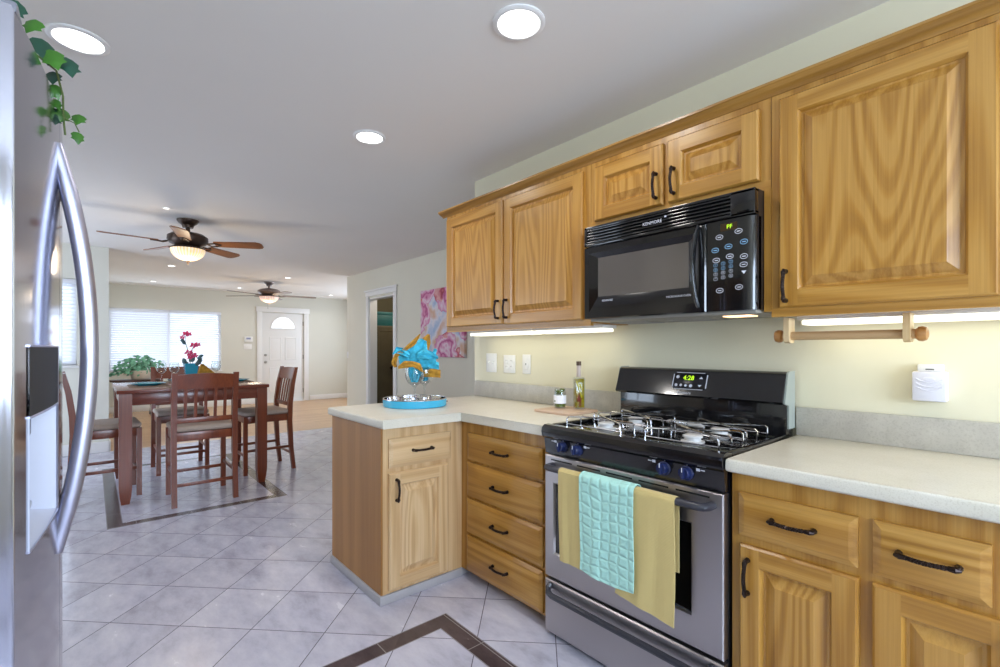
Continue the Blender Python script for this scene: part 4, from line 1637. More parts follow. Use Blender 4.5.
napkin(g2, 'turquoise napkin with mustard edges fanning out of the rear tray glass', [
    ('turquoise_cloth', 0, [
        ([(0.0, 0.112, 0), (0.0, 0.15, 0), (0.0, 0.2, 0), (0.03, 0.235, 0.0), (0.06, 0.25, 0.0)], [0.03, 0.055, 0.06, 0.09, 0.05], [(1, 0, 0), (1, 0, 0.2), (0.8, 0.5, 0.3), (0.4, 1, 0), (0, 1, 0.3)], 0.007, 2.2),
        ([(0.0, 0.115, 0.01), (-0.005, 0.16, 0.0), (-0.02, 0.2, 0.0), (0.02, 0.2, -0.02), (0.075, 0.185, -0.02)], [0.03, 0.05, 0.06, 0.06, 0.04], [(0, 0, 1), (1, 0, 0.6), (0.6, 0.6, 0), (0, 1, 0), (0, 1, 0)], 0.007, 0.7),
    ]),
    ('mustard_edge', 1, [
        ([(-0.03, 0.225, -0.01), (-0.015, 0.27, -0.01), (0.005, 0.31, -0.005), (0.022, 0.348, 0.0)], [0.02, 0.07, 0.055, 0.012], [(1, -0.5, 0), (1, -0.4, 0.2), (1, -0.3, 0.2), (1, -0.3, 0)], 0.003, 0.9),
        ([(0.0, 0.15, -0.03), (0.04, 0.155, -0.035), (0.085, 0.15, -0.03)], [0.03, 0.042, 0.04], [(0, 1, 0.1), (0, 1, 0), (0, 1, 0)], 0.003, 2.0),
    ])], [turq_cloth, must_cloth])

# painting
b = MB()
b.box(3.262, 3.299, 4.44, 5.40, 1.14, 1.995, 0.003)
tag(b.build('canvas_painting', paint_art, origin=(3.28, 4.92, 1.57)), 'frameless canvas of loose pink roses on the dining wall', 'painting')
b = MB(to_wall(3.3))
b.box(7.79, 7.87 - 0.03, 1.085, 1.195, 0.001, 0.007, 0.002)
b.box(7.806, 7.824, 1.12, 1.16, 0.007, 0.012, 0.002)
tag(b.build('light_switch', white_pl, origin=(3.3, 7.81, 1.14)), 'single white light switch at the end of the dining wall', 'switch')
# inside the dark room behind the doorway
t = thing('utility_cabinet', 'dark olive cabinet with a black knob, seen through the dining doorway', 'cabinet', (3.95, 7.33, 0))
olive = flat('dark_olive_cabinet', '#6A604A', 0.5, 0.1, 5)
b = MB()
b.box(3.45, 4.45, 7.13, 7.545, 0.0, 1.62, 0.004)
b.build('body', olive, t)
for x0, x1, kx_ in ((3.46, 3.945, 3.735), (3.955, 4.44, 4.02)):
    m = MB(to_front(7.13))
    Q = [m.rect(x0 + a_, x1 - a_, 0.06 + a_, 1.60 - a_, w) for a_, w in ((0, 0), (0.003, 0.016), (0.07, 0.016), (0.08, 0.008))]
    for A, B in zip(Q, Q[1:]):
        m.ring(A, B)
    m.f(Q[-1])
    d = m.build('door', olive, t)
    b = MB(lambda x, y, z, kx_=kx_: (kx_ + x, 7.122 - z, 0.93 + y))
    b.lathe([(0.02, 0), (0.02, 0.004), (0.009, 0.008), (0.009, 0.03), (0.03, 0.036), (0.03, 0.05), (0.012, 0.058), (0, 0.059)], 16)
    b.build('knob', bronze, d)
b = MB()
b.box(3.5, 4.15, 7.16, 7.5, 1.6205, 1.80, 0.006)
b.box(3.49, 4.16, 7.15, 7.51, 1.80, 1.85, 0.006)
tag(b.build('storage_box', teal_box, origin=(3.8, 7.33, 1.6205)), 'teal storage box on the dark cabinet in the doorway', 'box')
cl = bpy.data.lights.new('closet_fill', 'POINT')  # unseen fill light, added to brighten the closet interior
cl.energy = 11
cl.color = (1.0, 0.9, 0.75)
cl.shadow_soft_size = 0.1
cl_o = bpy.data.objects.new('closet_fill', cl)
cl_o.location = (3.85, 6.5, 2.2)
COL.objects.link(cl_o)

# ------------------------------------------------------------------ refrigerator
t = thing('refrigerator', 'stainless side-by-side refrigerator at the left edge of the kitchen', 'refrigerator', (-0.5, 1.45, 0))
FY0, FY1, FYM = 1.0, 1.905, 1.388


def bow(y):
    return -0.052 - 0.035 * ((y - 1.45) / 0.45) ** 2


b = MB()
b.box(-0.84, -0.155, FY0 + 0.008, FY1 - 0.008, 0.02, 1.742, 0.004)
b.box(-0.78, -0.20, FY0 + 0.05, FY1 - 0.05, 0.0, 0.02)
b.build('cabinet_body', flat('grey_cabinet_side', '#8E8E96', 0.35, metal=0.6), t)


def fridge_door(y0, y1, hole=None):
    b = MB()
    ys = [y0 + (y1 - y0) * i / 14 for i in range(15)]
    zs = [0.09, 0.6, 1.738]
    if hole:
        ys = sorted(set([y for y in ys if not (abs(y - hole[0]) < 0.012 or abs(y - hole[1]) < 0.012)] + [hole[0], hole[1]]))
        zs = sorted(zs + [hole[2], hole[3]])
        zs = [z for z in zs if z != 0.6]
    back = -0.15

    def xf(y):
        e = min(y - y0, y1 - y)
        rr = 0.012
        x = bow(y)
        return x
    G = [[b.v(xf(y), y, z) for z in zs] for y in ys]
    for i in range(len(ys) - 1):
        for j in range(len(zs) - 1):
            if hole and ys[i] >= hole[0] - 1e-6 and ys[i + 1] <= hole[1] + 1e-6 and zs[j] >= hole[2] - 1e-6 and zs[j + 1] <= hole[3] + 1e-6:
                continue
            b.f([G[i][j], G[i + 1][j], G[i + 1][j + 1], G[i][j + 1]])
    # rounded rim: sides, top and bottom
    for row, zz in ((-1, 1.746), (0, 0.082)):
        A = [G[i][row] for i in range(len(ys))]
        B = [b.v(bow(y) - 0.008, y, zz) for y in ys]
        C = [b.v(back, y, zz) for y in ys]
        for i in range(len(ys) - 1):
            b.f([A[i], A[i + 1], B[i + 1], B[i]])
            b.f([B[i], B[i + 1], C[i + 1], C[i]])
    for i0, s in ((0, -1), (len(ys) - 1, 1)):
        y = ys[i0]
        zz = [0.082] + zs[1:-1] + [1.746]
        A = G[i0]
        B = [b.v(bow(y) - 0.003, y + s * 0.0015, z) for z in zz]
        C = [b.v(bow(y) - 0.008, y + s * 0.002, z) for z in zz]
        D = [b.v(back, y + s * 0.002, z) for z in zz]
        for P_, Q_ in ((A, B), (B, C), (C, D)):
            for j in range(len(zs) - 1):
                b.f([P_[j], P_[j + 1], Q_[j + 1], Q_[j]])
    return b


HO = (1.065, 1.325, 0.915, 1.245)
fz = fridge_door(FY0, FYM - 0.003, HO).build('freezer_door', steel_fridge, t)
fd = fridge_door(FYM + 0.003, FY1).build('fridge_door', steel_fridge, t)
# dispenser set into the freezer door
b = MB()
y0, y1, z0, z1 = HO
zc = 1.13


def fx(y, k=0.002):
    return bow(y) + k


# cavity walls
deep = -0.145
for (ya, yb, za, zb) in ((y0, y1, z0, zc),):
    F0 = [b.v(fx(ya), ya, za), b.v(fx(yb), yb, za), b.v(fx(yb), yb, zb), b.v(fx(ya), ya, zb)]
    D0 = [b.v(deep, ya + 0.015, za + 0.02), b.v(deep, yb - 0.015, za + 0.02), b.v(deep, yb - 0.015, zb), b.v(deep, ya + 0.015, zb)]
    b.ring(F0, D0)
    b.f(D0)
dp = b.build('dispenser', flat('pale_dispenser_cavity', '#D4D8E8', 0.3), fz)
b = MB()
n = 8
for i in range(n):
    ya, yb = y0 + (y1 - y0) * i / n, y0 + (y1 - y0) * (i + 1) / n
    vs = [b.v(fx(ya), ya, zc), b.v(fx(yb), yb, zc), b.v(fx(yb), yb, z1), b.v(fx(ya), ya, z1)]
    b.f(vs)
b.build('dispenser_controls', flat('matte_dark_controls', '#232428', 0.65), fz)
b = MB()
def rim(pts):
    b.tube(pts, 0.0022, 6)
rim([(fx(y1, 0.001), y1, z0), (fx(y1, 0.001), y1, z1)])
for z in (z0, zc, z1):
    rim([(fx(y0 + (y1 - y0) * i / n, 0.001), y0 + (y1 - y0) * i / n, z) for i in range(n + 1)])
b.build('dispenser_bezel', steel_handle, fz)
b = MB()
b.box(-0.14, -0.088, 1.12, 1.29, z0 + 0.022, z0 + 0.034, 0.004)
b.build('drip_tray', flat('drip_tray_grey', '#A9AEC2', 0.35), fz)
b = MB()
b.box(-0.125, -0.085, 1.16, 1.23, 1.08, 1.135, 0.006)
b.build('dispenser_spout', black_pl, fz)
for par, hy in ((fz, 1.352), (fd, 1.424)):
    b = MB()
    pts = []
    n = 28
    for i in range(n + 1):
        z = 0.818 + 0.848 * i / n
        k = (z - 1.242) / 0.424
        pts.append((-0.004 - 0.055 * k * k, hy, z))
    b.tube(pts, [0.0155 if 2 < i < n - 2 else 0.0135 for i in range(n + 1)], 14, up=(0, 1, 0), flat_=0.8)
    b.build('handle', steel_handle, par)
hc = flat('grey_hinge_cover', '#7C7C86', 0.4)
for hy in (1.02, 1.815):
    b = MB()
    b.box(-0.16, -0.085, hy, hy + 0.07, 1.747, 1.766, 0.006)
    b.build('hinge_cover', hc, t)
b = MB()
b.box(-0.155, -0.11, FY0 + 0.01, FY1 - 0.01, 0.005, 0.078)
b.build('toe_grille', black_pl, t)


# ivy trailing over the front of the refrigerator
def leaf(b, c, size, nrm, dirv, lobes=True):
    """one pointed, lobed leaf; dirv is where its tip points"""
    nrm = Vector(nrm).normalized()
    d = (Vector(dirv) - nrm * Vector(dirv).dot(nrm)).normalized()
    e = nrm.cross(d)
    out = [(-0.38, 0.0), (-0.5, 0.28), (-0.30, 0.50), (-0.02, 0.40), (0.12, 0.52), (0.30, 0.26), (0.72, 0.0)] if lobes else [(-0.4, 0), (-0.3, 0.26), (0.0, 0.36), (0.3, 0.24), (0.6, 0)]
    mid = [b.v(*(Vector(c) + d * (size * a) - nrm * (0.05 * size if i in (0, len(out) - 1) else 0.0) + nrm * 0.04 * size * (1 if 0 < i < len(out) - 1 else -1))) for i, (a, w) in enumerate(out)]
    for s in (-1, 1):
        ed = [b.v(*(Vector(c) + d * (size * a) + e * (s * size * w) - nrm * (size * w * 0.28))) for a, w in out[1:-1]]
        ring = [mid[0]] + ed + [mid[-1]]
        for i in range(len(ring) - 1):
            m0, m1 = mid[i], mid[i + 1]
            vs = [ring[i], ring[i + 1], m1, m0]
            vs2 = []
            for q in vs:
                if q not in vs2:
                    vs2.append(q)
            if len(vs2) >= 3:
                b.f(vs2)


t = thing('trailing_ivy', 'green ivy sprig trailing over the top front edge of the refrigerator', 'ivy', (-0.14, 1.25, 1.747))
b = MB()
st = [(-0.16, 1.06, 1.765), (-0.11, 1.13, 1.768), (-0.08, 1.2, 1.775), (-0.052, 1.25, 1.775), (-0.044, 1.29, 1.745), (-0.044, 1.31, 1.71), (-0.042, 1.325, 1.68)]
b.tube(st, 0.0018, 6)
b.tube([(-0.044, 1.31, 1.71), (-0.027, 1.315, 1.705), (-0.020, 1.32, 1.69)], 0.0012, 5)
b.build('stem', stem_m, t)
b = MB()
vdir = Vector((0, -1, 0.15))
rnd = random.Random(3)
LV = [((-0.10, 1.10, 1.785), 0.045, 0), ((-0.075, 1.09, 1.79), 0.04, 1), ((-0.055, 1.12, 1.785), 0.035, 0), ((-0.125, 1.06, 1.79), 0.045, 0),
      ((-0.045, 1.22, 1.795), 0.05, 1), ((-0.033, 1.21, 1.78), 0.045, 0), ((-0.012, 1.23, 1.783), 0.045, 1), ((-0.036, 1.27, 1.77), 0.032, 1),
      ((-0.034, 1.29, 1.755), 0.03, 0), ((-0.033, 1.30, 1.735), 0.027, 0), ((-0.034, 1.305, 1.705), 0.026, 1), ((-0.028, 1.31, 1.718), 0.027, 1), ((-0.022, 1.31, 1.718), 0.030, 0), ((0.0, 1.32, 1.722), 0.031, 0), ((0.0, 1.32, 1.683), 0.027, 0)]
for c, s, k in LV:
    b.mi = k
    c = (c[0] - 0.022, c[1], c[2] - 0.004 if c[2] < 1.76 else c[2])
    leaf(b, c, s * 0.82, (rnd.uniform(-0.4, 0.6), -1, rnd.uniform(0.0, 0.6)), (rnd.uniform(-0.5, 0.5), 0, -1))
b.build('leaves', [leaf_m, leaf_dk], t, ang=80)

# ------------------------------------------------------------------ recessed lights
def downlight(x, y, z, label, power, r, lens, group, spot=True):
    t = thing('recessed_light', label, 'ceiling light', (x, y, z), group)
    b = MB()
    b.lathe([(r * 1.02, -0.0005), (r * 1.27, -0.0005), (r * 1.27, -0.005), (r * 1.15, -0.010), (r * 1.02, -0.009), (r * 0.98, -0.003)], 32, (x, y, z))
    b.build('trim_ring', white, t)
    b = MB()
    b.lathe([(0, -0.003), (r * 1.0, -0.003), (r * 1.0, -0.001), (0, -0.001)], 32, (x, y, z))
    b.build('lens', lens, t)
    if power:
        d = bpy.data.lights.new('downlight_glow', 'AREA')
        d.shape = 'DISK'
        d.size = r * 2
        d.energy = power
        d.color = (1.0, 0.96, 0.9)
        d.spread = R(150)
        o = bpy.data.objects.new('downlight_glow', d)
        o.location = (0, 0, -0.012)
        COL.objects.link(o)
        o.parent = t


KG = 'large recessed kitchen downlights'
downlight(1.216, 1.31, ZC, 'lit recessed downlight nearest the wall cabinets, above the range', 4.5, 0.078, lens_m, KG)
downlight(1.216, 2.575, ZC, 'lit recessed downlight above the peninsula', 4.5, 0.072, lens_m, KG)
downlight(-0.04, 2.515, ZC, 'lit recessed downlight beside the refrigerator ivy', 4.5, 0.078, lens_m, KG)
LG = 'small recessed living room downlights'
downlight(0.49, 5.16 - 0.15, ZC, 'small recessed downlight just left of the nearer fan canopy', 0, 0.02, lens_small, LG)
downlight(0.91, 8.68, ZL, 'small recessed downlight beyond the ceiling seam, under the nearer fan bowl', 2.5, 0.045, lens_small, LG)
downlight(0.86, 10.88, ZL, 'small recessed downlight above the far window', 2.5, 0.045, lens_small, LG)
downlight(2.62, 8.80, ZL, 'small recessed downlight just right of the farther fan canopy', 2.5, 0.045, lens_small, LG)
downlight(2.30, 10.9, ZL, 'small recessed downlight left of the farther fan bowl', 2.5, 0.045, lens_small, LG)
downlight(4.23, 11.0, ZL, 'small recessed downlight right of the front door', 2.5, 0.045, lens_small, LG)


# ------------------------------------------------------------------ ceiling fans
def fan(x, y, z, label, a0, iron, blade, bowl, drop=0.0, rad=0.69, pitch=-13, rs=1.0, chain=False):
    t = thing('ceiling_fan', label, 'ceiling fan', (x, y, z), 'ceiling fans with lit bowls')
    c = (x, y, z)
    b = MB()
    b.lathe([(0, -0.0005), (0.09, -0.0005), (0.09, -0.012), (0.078, -0.03), (0.05, -0.052), (0.044, -0.075), (0.0, -0.08)], 28, c)
    b.build('canopy', iron, t)
    b = MB()
    b.lathe([(0, -0.07), (0.018, -0.07), (0.018, -0.135), (0, -0.135)], 14, c)
    b.build('downrod', iron, t)
    b = MB()
    b.lathe([(0, -0.115), (0.06, -0.118), (0.15, -0.135), (0.192, -0.16), (0.195, -0.195), (0.175, -0.225), (0.13, -0.245), (0.12, -0.258), (0.165, -0.268), (0.168, -0.28), (0.0, -0.28)], 32, c, sx=rs, sy=rs)
    b.build('motor_housing', iron, t)
    b = MB()
    prof = [(0.165, -0.28)] + [(0.165 * math.cos(PI / 2 * i / 9), -0.282 - 0.105 * math.sin(PI / 2 * i / 9)) for i in range(10)]
    prof[-1] = (0.0, prof[-1][1])
    b.lathe(prof, 36, c, sx=rs, sy=rs)
    bw = b.build('light_bowl', bowl, t)
    b = MB()
    b.lathe([(0, -0.38), (0.016, -0.386), (0.018, -0.394), (0.008, -0.402), (0.006, -0.41), (0.009, -0.416), (0, -0.424)], 14, c)
    b.build('finial', iron, bw)
    if chain:
        b = MB()
        b.tube([(x - 0.06, y - 0.15, z - 0.27), (x - 0.06, y - 0.155, z - 0.5)], 0.003, 5)
        b.lathe([(0, -0.512), (0.008, -0.505), (0.008, -0.495), (0, -0.488)], 8, (x - 0.06, y - 0.155, z))
        b.build('pull_chain', nickel, t)
    bz = -0.222 + drop
    for k in range(5):
        a = a0 + k * 2 * PI / 5
        ca, sa = math.cos(a), math.sin(a)
        pit = R(pitch)

        def xf(u, v, w, ca=ca, sa=sa):
            vv = v * math.cos(pit) - w * math.sin(pit)
            ww = v * math.sin(pit) + w * math.cos(pit)
            return (x + u * ca - vv * sa, y + u * sa + vv * ca, z + bz + ww)
        b = MB(xf)
        out = [(0.24, -0.052), (0.235, -0.03), (0.235, 0.03), (0.24, 0.052), (rad - 0.05, 0.070), (rad - 0.015, 0.055), (rad, 0.03), (rad, -0.03), (rad - 0.015, -0.055), (rad - 0.05, -0.070)]
        b.prism(out, -0.004, 0.004)
        bl = b.build('blade', blade, t)
        b = MB(xf)
        b.tube([(0.165, 0.0, 0.0), (0.20, 0.028, -0.012), (0.25, 0.032, -0.008), (0.29, 0.0, -0.0075)], [0.009, 0.007, 0.007, 0.008], 8)
        b.tube([(0.165, 0.0, 0.0), (0.20, -0.028, -0.012), (0.25, -0.032, -0.008), (0.29, 0.0, -0.0075)], [0.009, 0.007, 0.007, 0.008], 8)
        b.build('blade_iron', iron, bl)
    d = bpy.data.lights.new('fan_bulb', 'POINT')
    d.energy = 7
    d.color = (1.0, 0.82, 0.58)
    d.shadow_soft_size = 0.12
    o = bpy.data.objects.new('fan_bulb', d)
    o.location = (0, 0, -0.48)
    COL.objects.link(o)
    o.parent = t
    return t


fan(0.692, 5.365, ZC, 'bronze five-blade ceiling fan with warm lit bowl above the dining table', R(185), fan_iron, blade_wood, bowl_warm, rad=0.665, rs=0.86)
fan(2.535, 9.65, ZL, 'pewter five-blade ceiling fan with rosy lit bowl in the far living room', R(134), fan_nickel, blade_grey, bowl_pink, drop=-0.03, rad=0.84, pitch=-5, chain=True)

# ------------------------------------------------------------------ dining set
TX0, TX1, TY0, TY1, TZ = 0.16, 1.245, 4.80, 5.90, 0.912
t = thing('dining_table', 'square counter-height cherry dining table under the nearer fan', 'table', ((TX0 + TX1) / 2, (TY0 + TY1) / 2, 0))
b = MB()
b.box(TX0 - 0.015, TX1 + 0.015, TY0 - 0.015, TY1 + 0.015, TZ - 0.03, TZ, 0.005)
b.build('tabletop', cherry_x, t)
b = MB()
for (x0, x1, y0, y1) in ((TX0 + 0.08, TX1 - 0.08, TY0 + 0.012, TY0 + 0.034), (TX0 + 0.08, TX1 - 0.08, TY1 - 0.034, TY1 - 0.012), (TX0 + 0.012, TX0 + 0.034, TY0 + 0.08, TY1 - 0.08), (TX1 - 0.034, TX1 - 0.012, TY0 + 0.08, TY1 - 0.08)):
    b.box(x0, x1, y0, y1, TZ - 0.125, TZ - 0.03, 0.002)
b.build('apron', cherry_x, t)
for x in (TX0 + 0.042, TX1 - 0.042):
    for y in (TY0 + 0.042, TY1 - 0.042):
        b = MB()
        rings = []
        for z, r in ((0.0, 0.027), (0.06, 0.036), (0.14, 0.042), (TZ - 0.03, 0.042)):
            rings.append([b.v(x + sx * r, y + sy * r, z) for sx, sy in ((-1, -1), (1, -1), (1, 1), (-1, 1))])
        for A, B in zip(rings, rings[1:]):
            b.ring(A, B)
        b.f(rings[0][::-1])
        b.f(rings[-1])
        b.build('leg', cherry, t)


def chair():
    t = thing('dining_chair', '', 'chair', (0, 0, 0), 'counter-height chairs around the dining table')
    hw = 0.205
    b = MB()
    b.box(-0.222, 0.222, -0.205, 0.225, 0.575, 0.622, 0.02, 3)
    b.build('seat', seat_m, t)
    b = MB()
    for (x0, x1, y0, y1) in ((-0.2, 0.2, 0.185, 0.207), (-0.2, 0.2, -0.205, -0.183), (-0.212, -0.19, -0.2, 0.2), (0.19, 0.212, -0.2, 0.2)):
        b.box(x0, x1, y0, y1, 0.505, 0.574, 0.002)
    b.build('seat_frame', cherry, t)
    for s in (-1, 1):
        b = MB()
        b.prism([(s * hw - 0.019, 0.19), (s * hw + 0.019, 0.19), (s * hw + 0.019, 0.19 + 0.036), (s * hw - 0.019, 0.19 + 0.036)], 0.0, 0.573)
        b.build('leg', cherry, t)
    spine = [(-0.248, 0.0), (-0.222, 0.22), (-0.206, 0.5), (-0.212, 0.68), (-0.236, 0.88), (-0.272, 1.05)]
    for s in (-1, 1):
        b = MB()
        rings = []
        for (y, z), d in zip(spine, (0.017, 0.02, 0.023, 0.022, 0.02, 0.014)):
            x = s * (hw + 0.008)
            rings.append([b.v(x - 0.019, y - d, z), b.v(x + 0.019, y - d, z), b.v(x + 0.019, y + d, z), b.v(x - 0.019, y + d, z)])
        for A, B in zip(rings, rings[1:]):
            b.ring(A, B)
        b.f(rings[0][::-1])
        b.f(rings[-1])
        b.build('leg', cherry, t, ang=30)

    def yb(z):
        for (y0, z0), (y1, z1) in zip(spine, spine[1:]):
            if z0 <= z <= z1:
                return y0 + (y1 - y0) * (z - z0) / (z1 - z0)
        return spine[-1][0]
    b = MB()
    n = 10
    G = []
    for i in range(n + 1):
        x = -hw + 2 * hw * i / n
        arc = -0.014 * math.sin(PI * i / n)
        crown = 0.012 * math.sin(PI * i / n)
        col = []
        for z, dy in ((0.925, 0.011), (1.035 + crown, 0.011), (1.035 + crown, -0.011), (0.925, -0.011)):
            col.append(b.v(x, yb(z) + arc + dy, z))
        G.append(col)
    for A, B in zip(G, G[1:]):
        b.ring(A, B)
    b.f(G[0][::-1])
    b.f(G[-1])
    b.build('top_rail', cherry, t)
    b = MB()
    b.box(-hw, hw, yb(0.67) - 0.01, yb(0.67) + 0.01, 0.65, 0.69, 0.002)
    b.build('lower_rail', cherry, t)
    for i in range(5):
        x = -0.138 + 0.069 * i
        b = MB()
        rings = []
        for z in (0.688, 0.78, 0.86, 0.928):
            y = yb(z) - 0.010 * math.sin(PI * (i + 1) / 6) * (z - 0.68) / 0.25
            rings.append([b.v(x - 0.011, y - 0.006, z), b.v(x + 0.011, y - 0.006, z), b.v(x + 0.011, y + 0.006, z), b.v(x - 0.011, y + 0.006, z)])
        for A, B in zip(rings, rings[1:]):
            b.ring(A, B)
        b.f(rings[0][::-1])
        b.f(rings[-1])
        b.build('slat', cherry, t)
    for (p0, p1) in (((-hw, 0.208, 0.19), (hw, 0.208, 0.19)), ((-hw, -0.229, 0.165), (hw, -0.229, 0.165)), ((-hw, -0.22, 0.235), (-hw, 0.208, 0.235)), ((hw, -0.22, 0.235), (hw, 0.208, 0.235))):
        b = MB()
        d = (Vector(p1) - Vector(p0)).normalized()
        if abs(d.x) > 0.5:
            b.box(p0[0], p1[0], p0[1] - 0.008, p0[1] + 0.008, p0[2] - 0.013, p0[2] + 0.013, 0.002)
        else:
            b.box(p0[0] - 0.008, p0[0] + 0.008, p0[1], p1[1], p0[2] - 0.013, p0[2] + 0.013, 0.002)
        b.build('stretcher', cherry, t)
    return t


ch = chair()
spots = [(0.70, 4.715, 0, 'cherry slat-back chair with its back to the kitchen, nearest of the four'),
         (1.34, 5.37, R(92), 'cherry slat-back chair right of the dining table, toward the front door'),
         (0.70, 5.925, R(180), 'cherry slat-back chair on the far side of the dining table, window behind it'),
         (0.09, 5.275, R(-88), 'cherry slat-back chair left of the dining table, partly behind the refrigerator handle')]
for i, (x, y, a, lab) in enumerate(spots):
    o = ch if i == 0 else copy_tree(ch)
    o.location = (x, y, 0)
    o.rotation_euler = (0, 0, a)
    o['label'] = lab

# place settings
for (x, y, ph, lab) in ((0.38, 5.28, 0, 'left side of the dining table'), (1.085, 5.37, 0, 'right side of the dining table'), (0.70, 5.02, 1, 'near side of the dining table'), (0.70, 5.70, 1, 'far side of the dining table')):
    b = MB()
    hx, hy = (0.14, 0.2) if not ph else (0.2, 0.14)
    b.box(x - hx, x + hx, y - hy, y + hy, TZ + 0.0005, TZ + 0.004, 0.0012)
    tag(b.build('placemat', mat_cloth, origin=(x, y, TZ)), 'woven brown placemat under the plate at the ' + lab, 'placemat', 'placemats on the dining table')
    b = MB()
    b.lathe([(0, 0.0), (0.075, 0.0), (0.08, 0.004), (0.135, 0.018), (0.137, 0.021), (0.132, 0.022), (0.08, 0.009), (0, 0.008)], 32, (x, y, TZ + 0.0045))
    tag(b.build('dinner_plate', turq_plate, origin=(x, y, TZ + 0.0045)), 'turquoise dinner plate at the ' + lab, 'plate', 'turquoise plates on the dining table')
GG = 'glasses on the dining table'
wine_glass((0.50, 5.52, TZ + 0.0005), 'wine glass on the dining table, leftmost, left of the orchid vase', GG)
wine_glass((0.60, 5.50, TZ + 0.0005), 'wine glass on the dining table just left of the orchid vase', GG)
wine_glass((0.97, 5.62, TZ + 0.0005), 'wine glass on the dining table right of the orchid vase', GG, 1.05)
# mustard napkin folded as a tent on the far plate
b = MB()
b.prism([(0.80, TZ + 0.027), (1.02, TZ + 0.027), (0.86, TZ + 0.175), (0.84, TZ + 0.175)], 5.63, 5.65, 'Y')
b.prism([(0.80, TZ + 0.027), (1.02, TZ + 0.027), (0.86, TZ + 0.172), (0.84, TZ + 0.172)], 5.66, 5.68, 'Y')
b.prism([(0.84, TZ + 0.165), (0.86, TZ + 0.172), (0.86, TZ + 0.155)], 5.63, 5.68, 'Y')
tag(b.build('tent_napkin', must_cloth, origin=(0.8, 5.65, TZ + 0.027)), 'mustard napkin folded upright beside the orchid vase', 'napkin')
# orchid in a square turquoise vase
vc = (0.715, 5.36, TZ + 0.0005)
t = thing('orchid_vase', 'tapered turquoise vase of magenta orchids in the middle of the dining table', 'vase of flowers', vc)
b = MB()
rings = []
for z, r in ((0.0, 0.036), (0.06, 0.042), (0.19, 0.056), (0.19, 0.050), (0.03, 0.034)):
    rings.append([b.v(vc[0] + sx * r, vc[1] + sy * r, vc[2] + z) for sx, sy in ((-1, -1), (1, -1), (1, 1), (-1, 1))])
for A, B in zip(rings, rings[1:]):
    b.ring(A, B)
b.f(rings[0][::-1])
b.f(rings[-1])
b.build('vase', turq_plate, t)
b = MB()


def VL(a, h, d=0):
    return L(vc, a, h, d)


b.tube([VL(0, 0.1), VL(-0.01, 0.25), VL(-0.055, 0.40), VL(-0.045, 0.47)], 0.003, 6)
b.tube([VL(0.01, 0.1), VL(0.02, 0.22), VL(0.01, 0.32), VL(0.03, 0.36)], 0.003, 6)
b.tube([VL(0.0, 0.1), VL(0.05, 0.2), VL(0.1, 0.255)], 0.003, 6)
b.build('stem', stem_m, t)
b = MB()
rnd = random.Random(5)
for (a, h, s) in ((-0.04, 0.475, 0.055), (-0.015, 0.47, 0.045), (-0.075, 0.44, 0.04), (0.035, 0.365, 0.06), (0.07, 0.37, 0.045), (-0.015, 0.295, 0.06), (0.02, 0.275, 0.06), (0.0, 0.25, 0.045), (0.05, 0.265, 0.04)):
    c = VL(a, h, -0.01)
    b = MB()
    for k in range(5):
        an = 2 * PI * k / 5 + a * 30
        leaf(b, tuple(Vector(c) + rt * (s * 0.42 * math.cos(an)) + up * (s * 0.25 * math.sin(an))), s * 0.62, tuple(-fw + up * 0.6), tuple(rt * math.cos(an) + up * math.sin(an)), False)
    b.lathe([(0, -s * 0.12), (s * 0.14, 0), (0, s * 0.12)], 8, c)
    b.build('blossom', petal_m, t, ang=80)
b = MB()
for k in range(9):
    an = PI * k / 8
    leaf(b, VL(0.075 * math.cos(an), 0.19 + 0.04 * math.sin(an), -0.02 + 0.03 * (k % 3)), 0.06, tuple(-fw + up * 0.5), tuple(rt * math.cos(an) + up * (0.25 + math.sin(an))), False)
for (a, h) in ((-0.07, 0.41), (-0.055, 0.39), (0.105, 0.26), (0.09, 0.245)):
    leaf(b, VL(a, h, -0.02), 0.05, tuple(-fw + up * 0.3), tuple(rt * (0.6 if a < 0 else 1) + up * (-0.5 if a < 0 else 0.6)), False)
b.build('leaves', bud_m, t, ang=80)

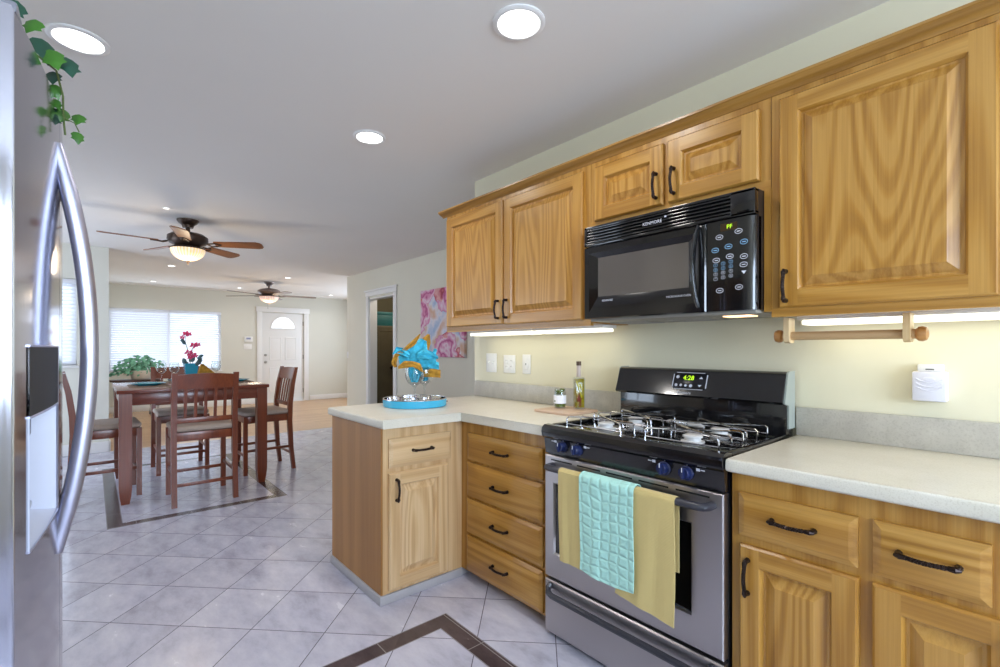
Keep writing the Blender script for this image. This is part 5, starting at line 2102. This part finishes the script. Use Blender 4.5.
# ------------------------------------------------------------------ console and plant under the far window
t = thing('console_table', 'dark narrow console table under the far living room window', 'console table', (0.62, 11.1, 0))
b = MB()
b.box(0.24, 1.02, 10.95, 11.3, 0.645, 0.675, 0.004)
b.box(0.28, 0.98, 10.98, 11.27, 0.59, 0.645)
b.build('top', dark_wood, t)
for x in (0.31, 0.84, 0.95):
    for y in (11.0, 11.25):
        b = MB()
        b.tube([(x, y, 0.0), (x + 0.01, y, 0.3), (x, y, 0.62)], [0.014, 0.018, 0.024], 8)
        b.build('leg', dark_wood, t)
t = thing('potted_plant', 'bushy pale green potted plant on the console before the window', 'potted plant', (0.70, 11.12, 0.6755))
pc = (0.70, 11.12, 0.6755)
b = MB()
b.lathe([(0, 0.0), (0.13, 0.0), (0.15, 0.02), (0.17, 0.12), (0.175, 0.16), (0.165, 0.165), (0.155, 0.14), (0, 0.135)], 28, pc)
b.build('pot', pot_m, t)
b = MB()
rnd = random.Random(11)
st = MB()
for i in range(26):
    a = rnd.uniform(0, 2 * PI)
    q = rnd.uniform(0.1, 0.34)
    st.tube([(pc[0], pc[1], pc[2] + 0.14), (pc[0] + 0.5 * q * math.cos(a), pc[1] + 0.3 * q * math.sin(a), pc[2] + 0.30), (pc[0] + q * math.cos(a) * 1.1, pc[1] + 0.5 * q * math.sin(a), pc[2] + 0.24 + rnd.uniform(-0.05, 0.1))], 0.003, 5)
st.build('stems', stem_m, t)
for i in range(330):
    a = rnd.uniform(0, 2 * PI)
    q = rnd.uniform(0, 1) ** 0.6
    x = pc[0] + 0.43 * q * math.cos(a) - 0.02
    y = pc[1] + 0.17 * q * math.sin(a)
    hmax = 0.36 * math.sqrt(max(0.02, 1 - q * q * 0.85))
    z = pc[2] + 0.12 + rnd.uniform(0.25, 1.0) * hmax - 0.09 * q
    leaf(b, (x, y, z), rnd.uniform(0.05, 0.08), (rnd.uniform(-0.6, 0.6), -1, rnd.uniform(-0.2, 1.2)), (math.cos(a), rnd.uniform(-0.5, 0.2), rnd.uniform(-0.9, 0.3)), False)
b.build('leaves', plant_m, t, ang=80)

# thermostat and keypad beside the front door
b = MB(to_front(11.8))
b.box(2.58, 2.75, 1.40, 1.52, 0.001, 0.03, 0.008)
b.mi = 1
b.box(2.62, 2.71, 1.455, 1.495, 0.03, 0.032)
tag(b.build('thermostat', [white_pl, flat('lcd_lilac', '#9AA0C0', 0.3)], origin=(2.66, 11.8, 1.46)), 'white thermostat with a small screen left of the front door', 'thermostat')
b = MB(to_front(11.8))
b.box(2.57, 2.74, 1.235, 1.35, 0.001, 0.008, 0.003)
for x in (2.61, 2.655, 2.70):
    b.box(x - 0.006, x + 0.006, 1.28, 1.305, 0.008, 0.016, 0.002)
tag(b.build('light_switch', white_pl, origin=(2.655, 11.8, 1.29)), 'white switch plate below the thermostat, left of the front door', 'switch')
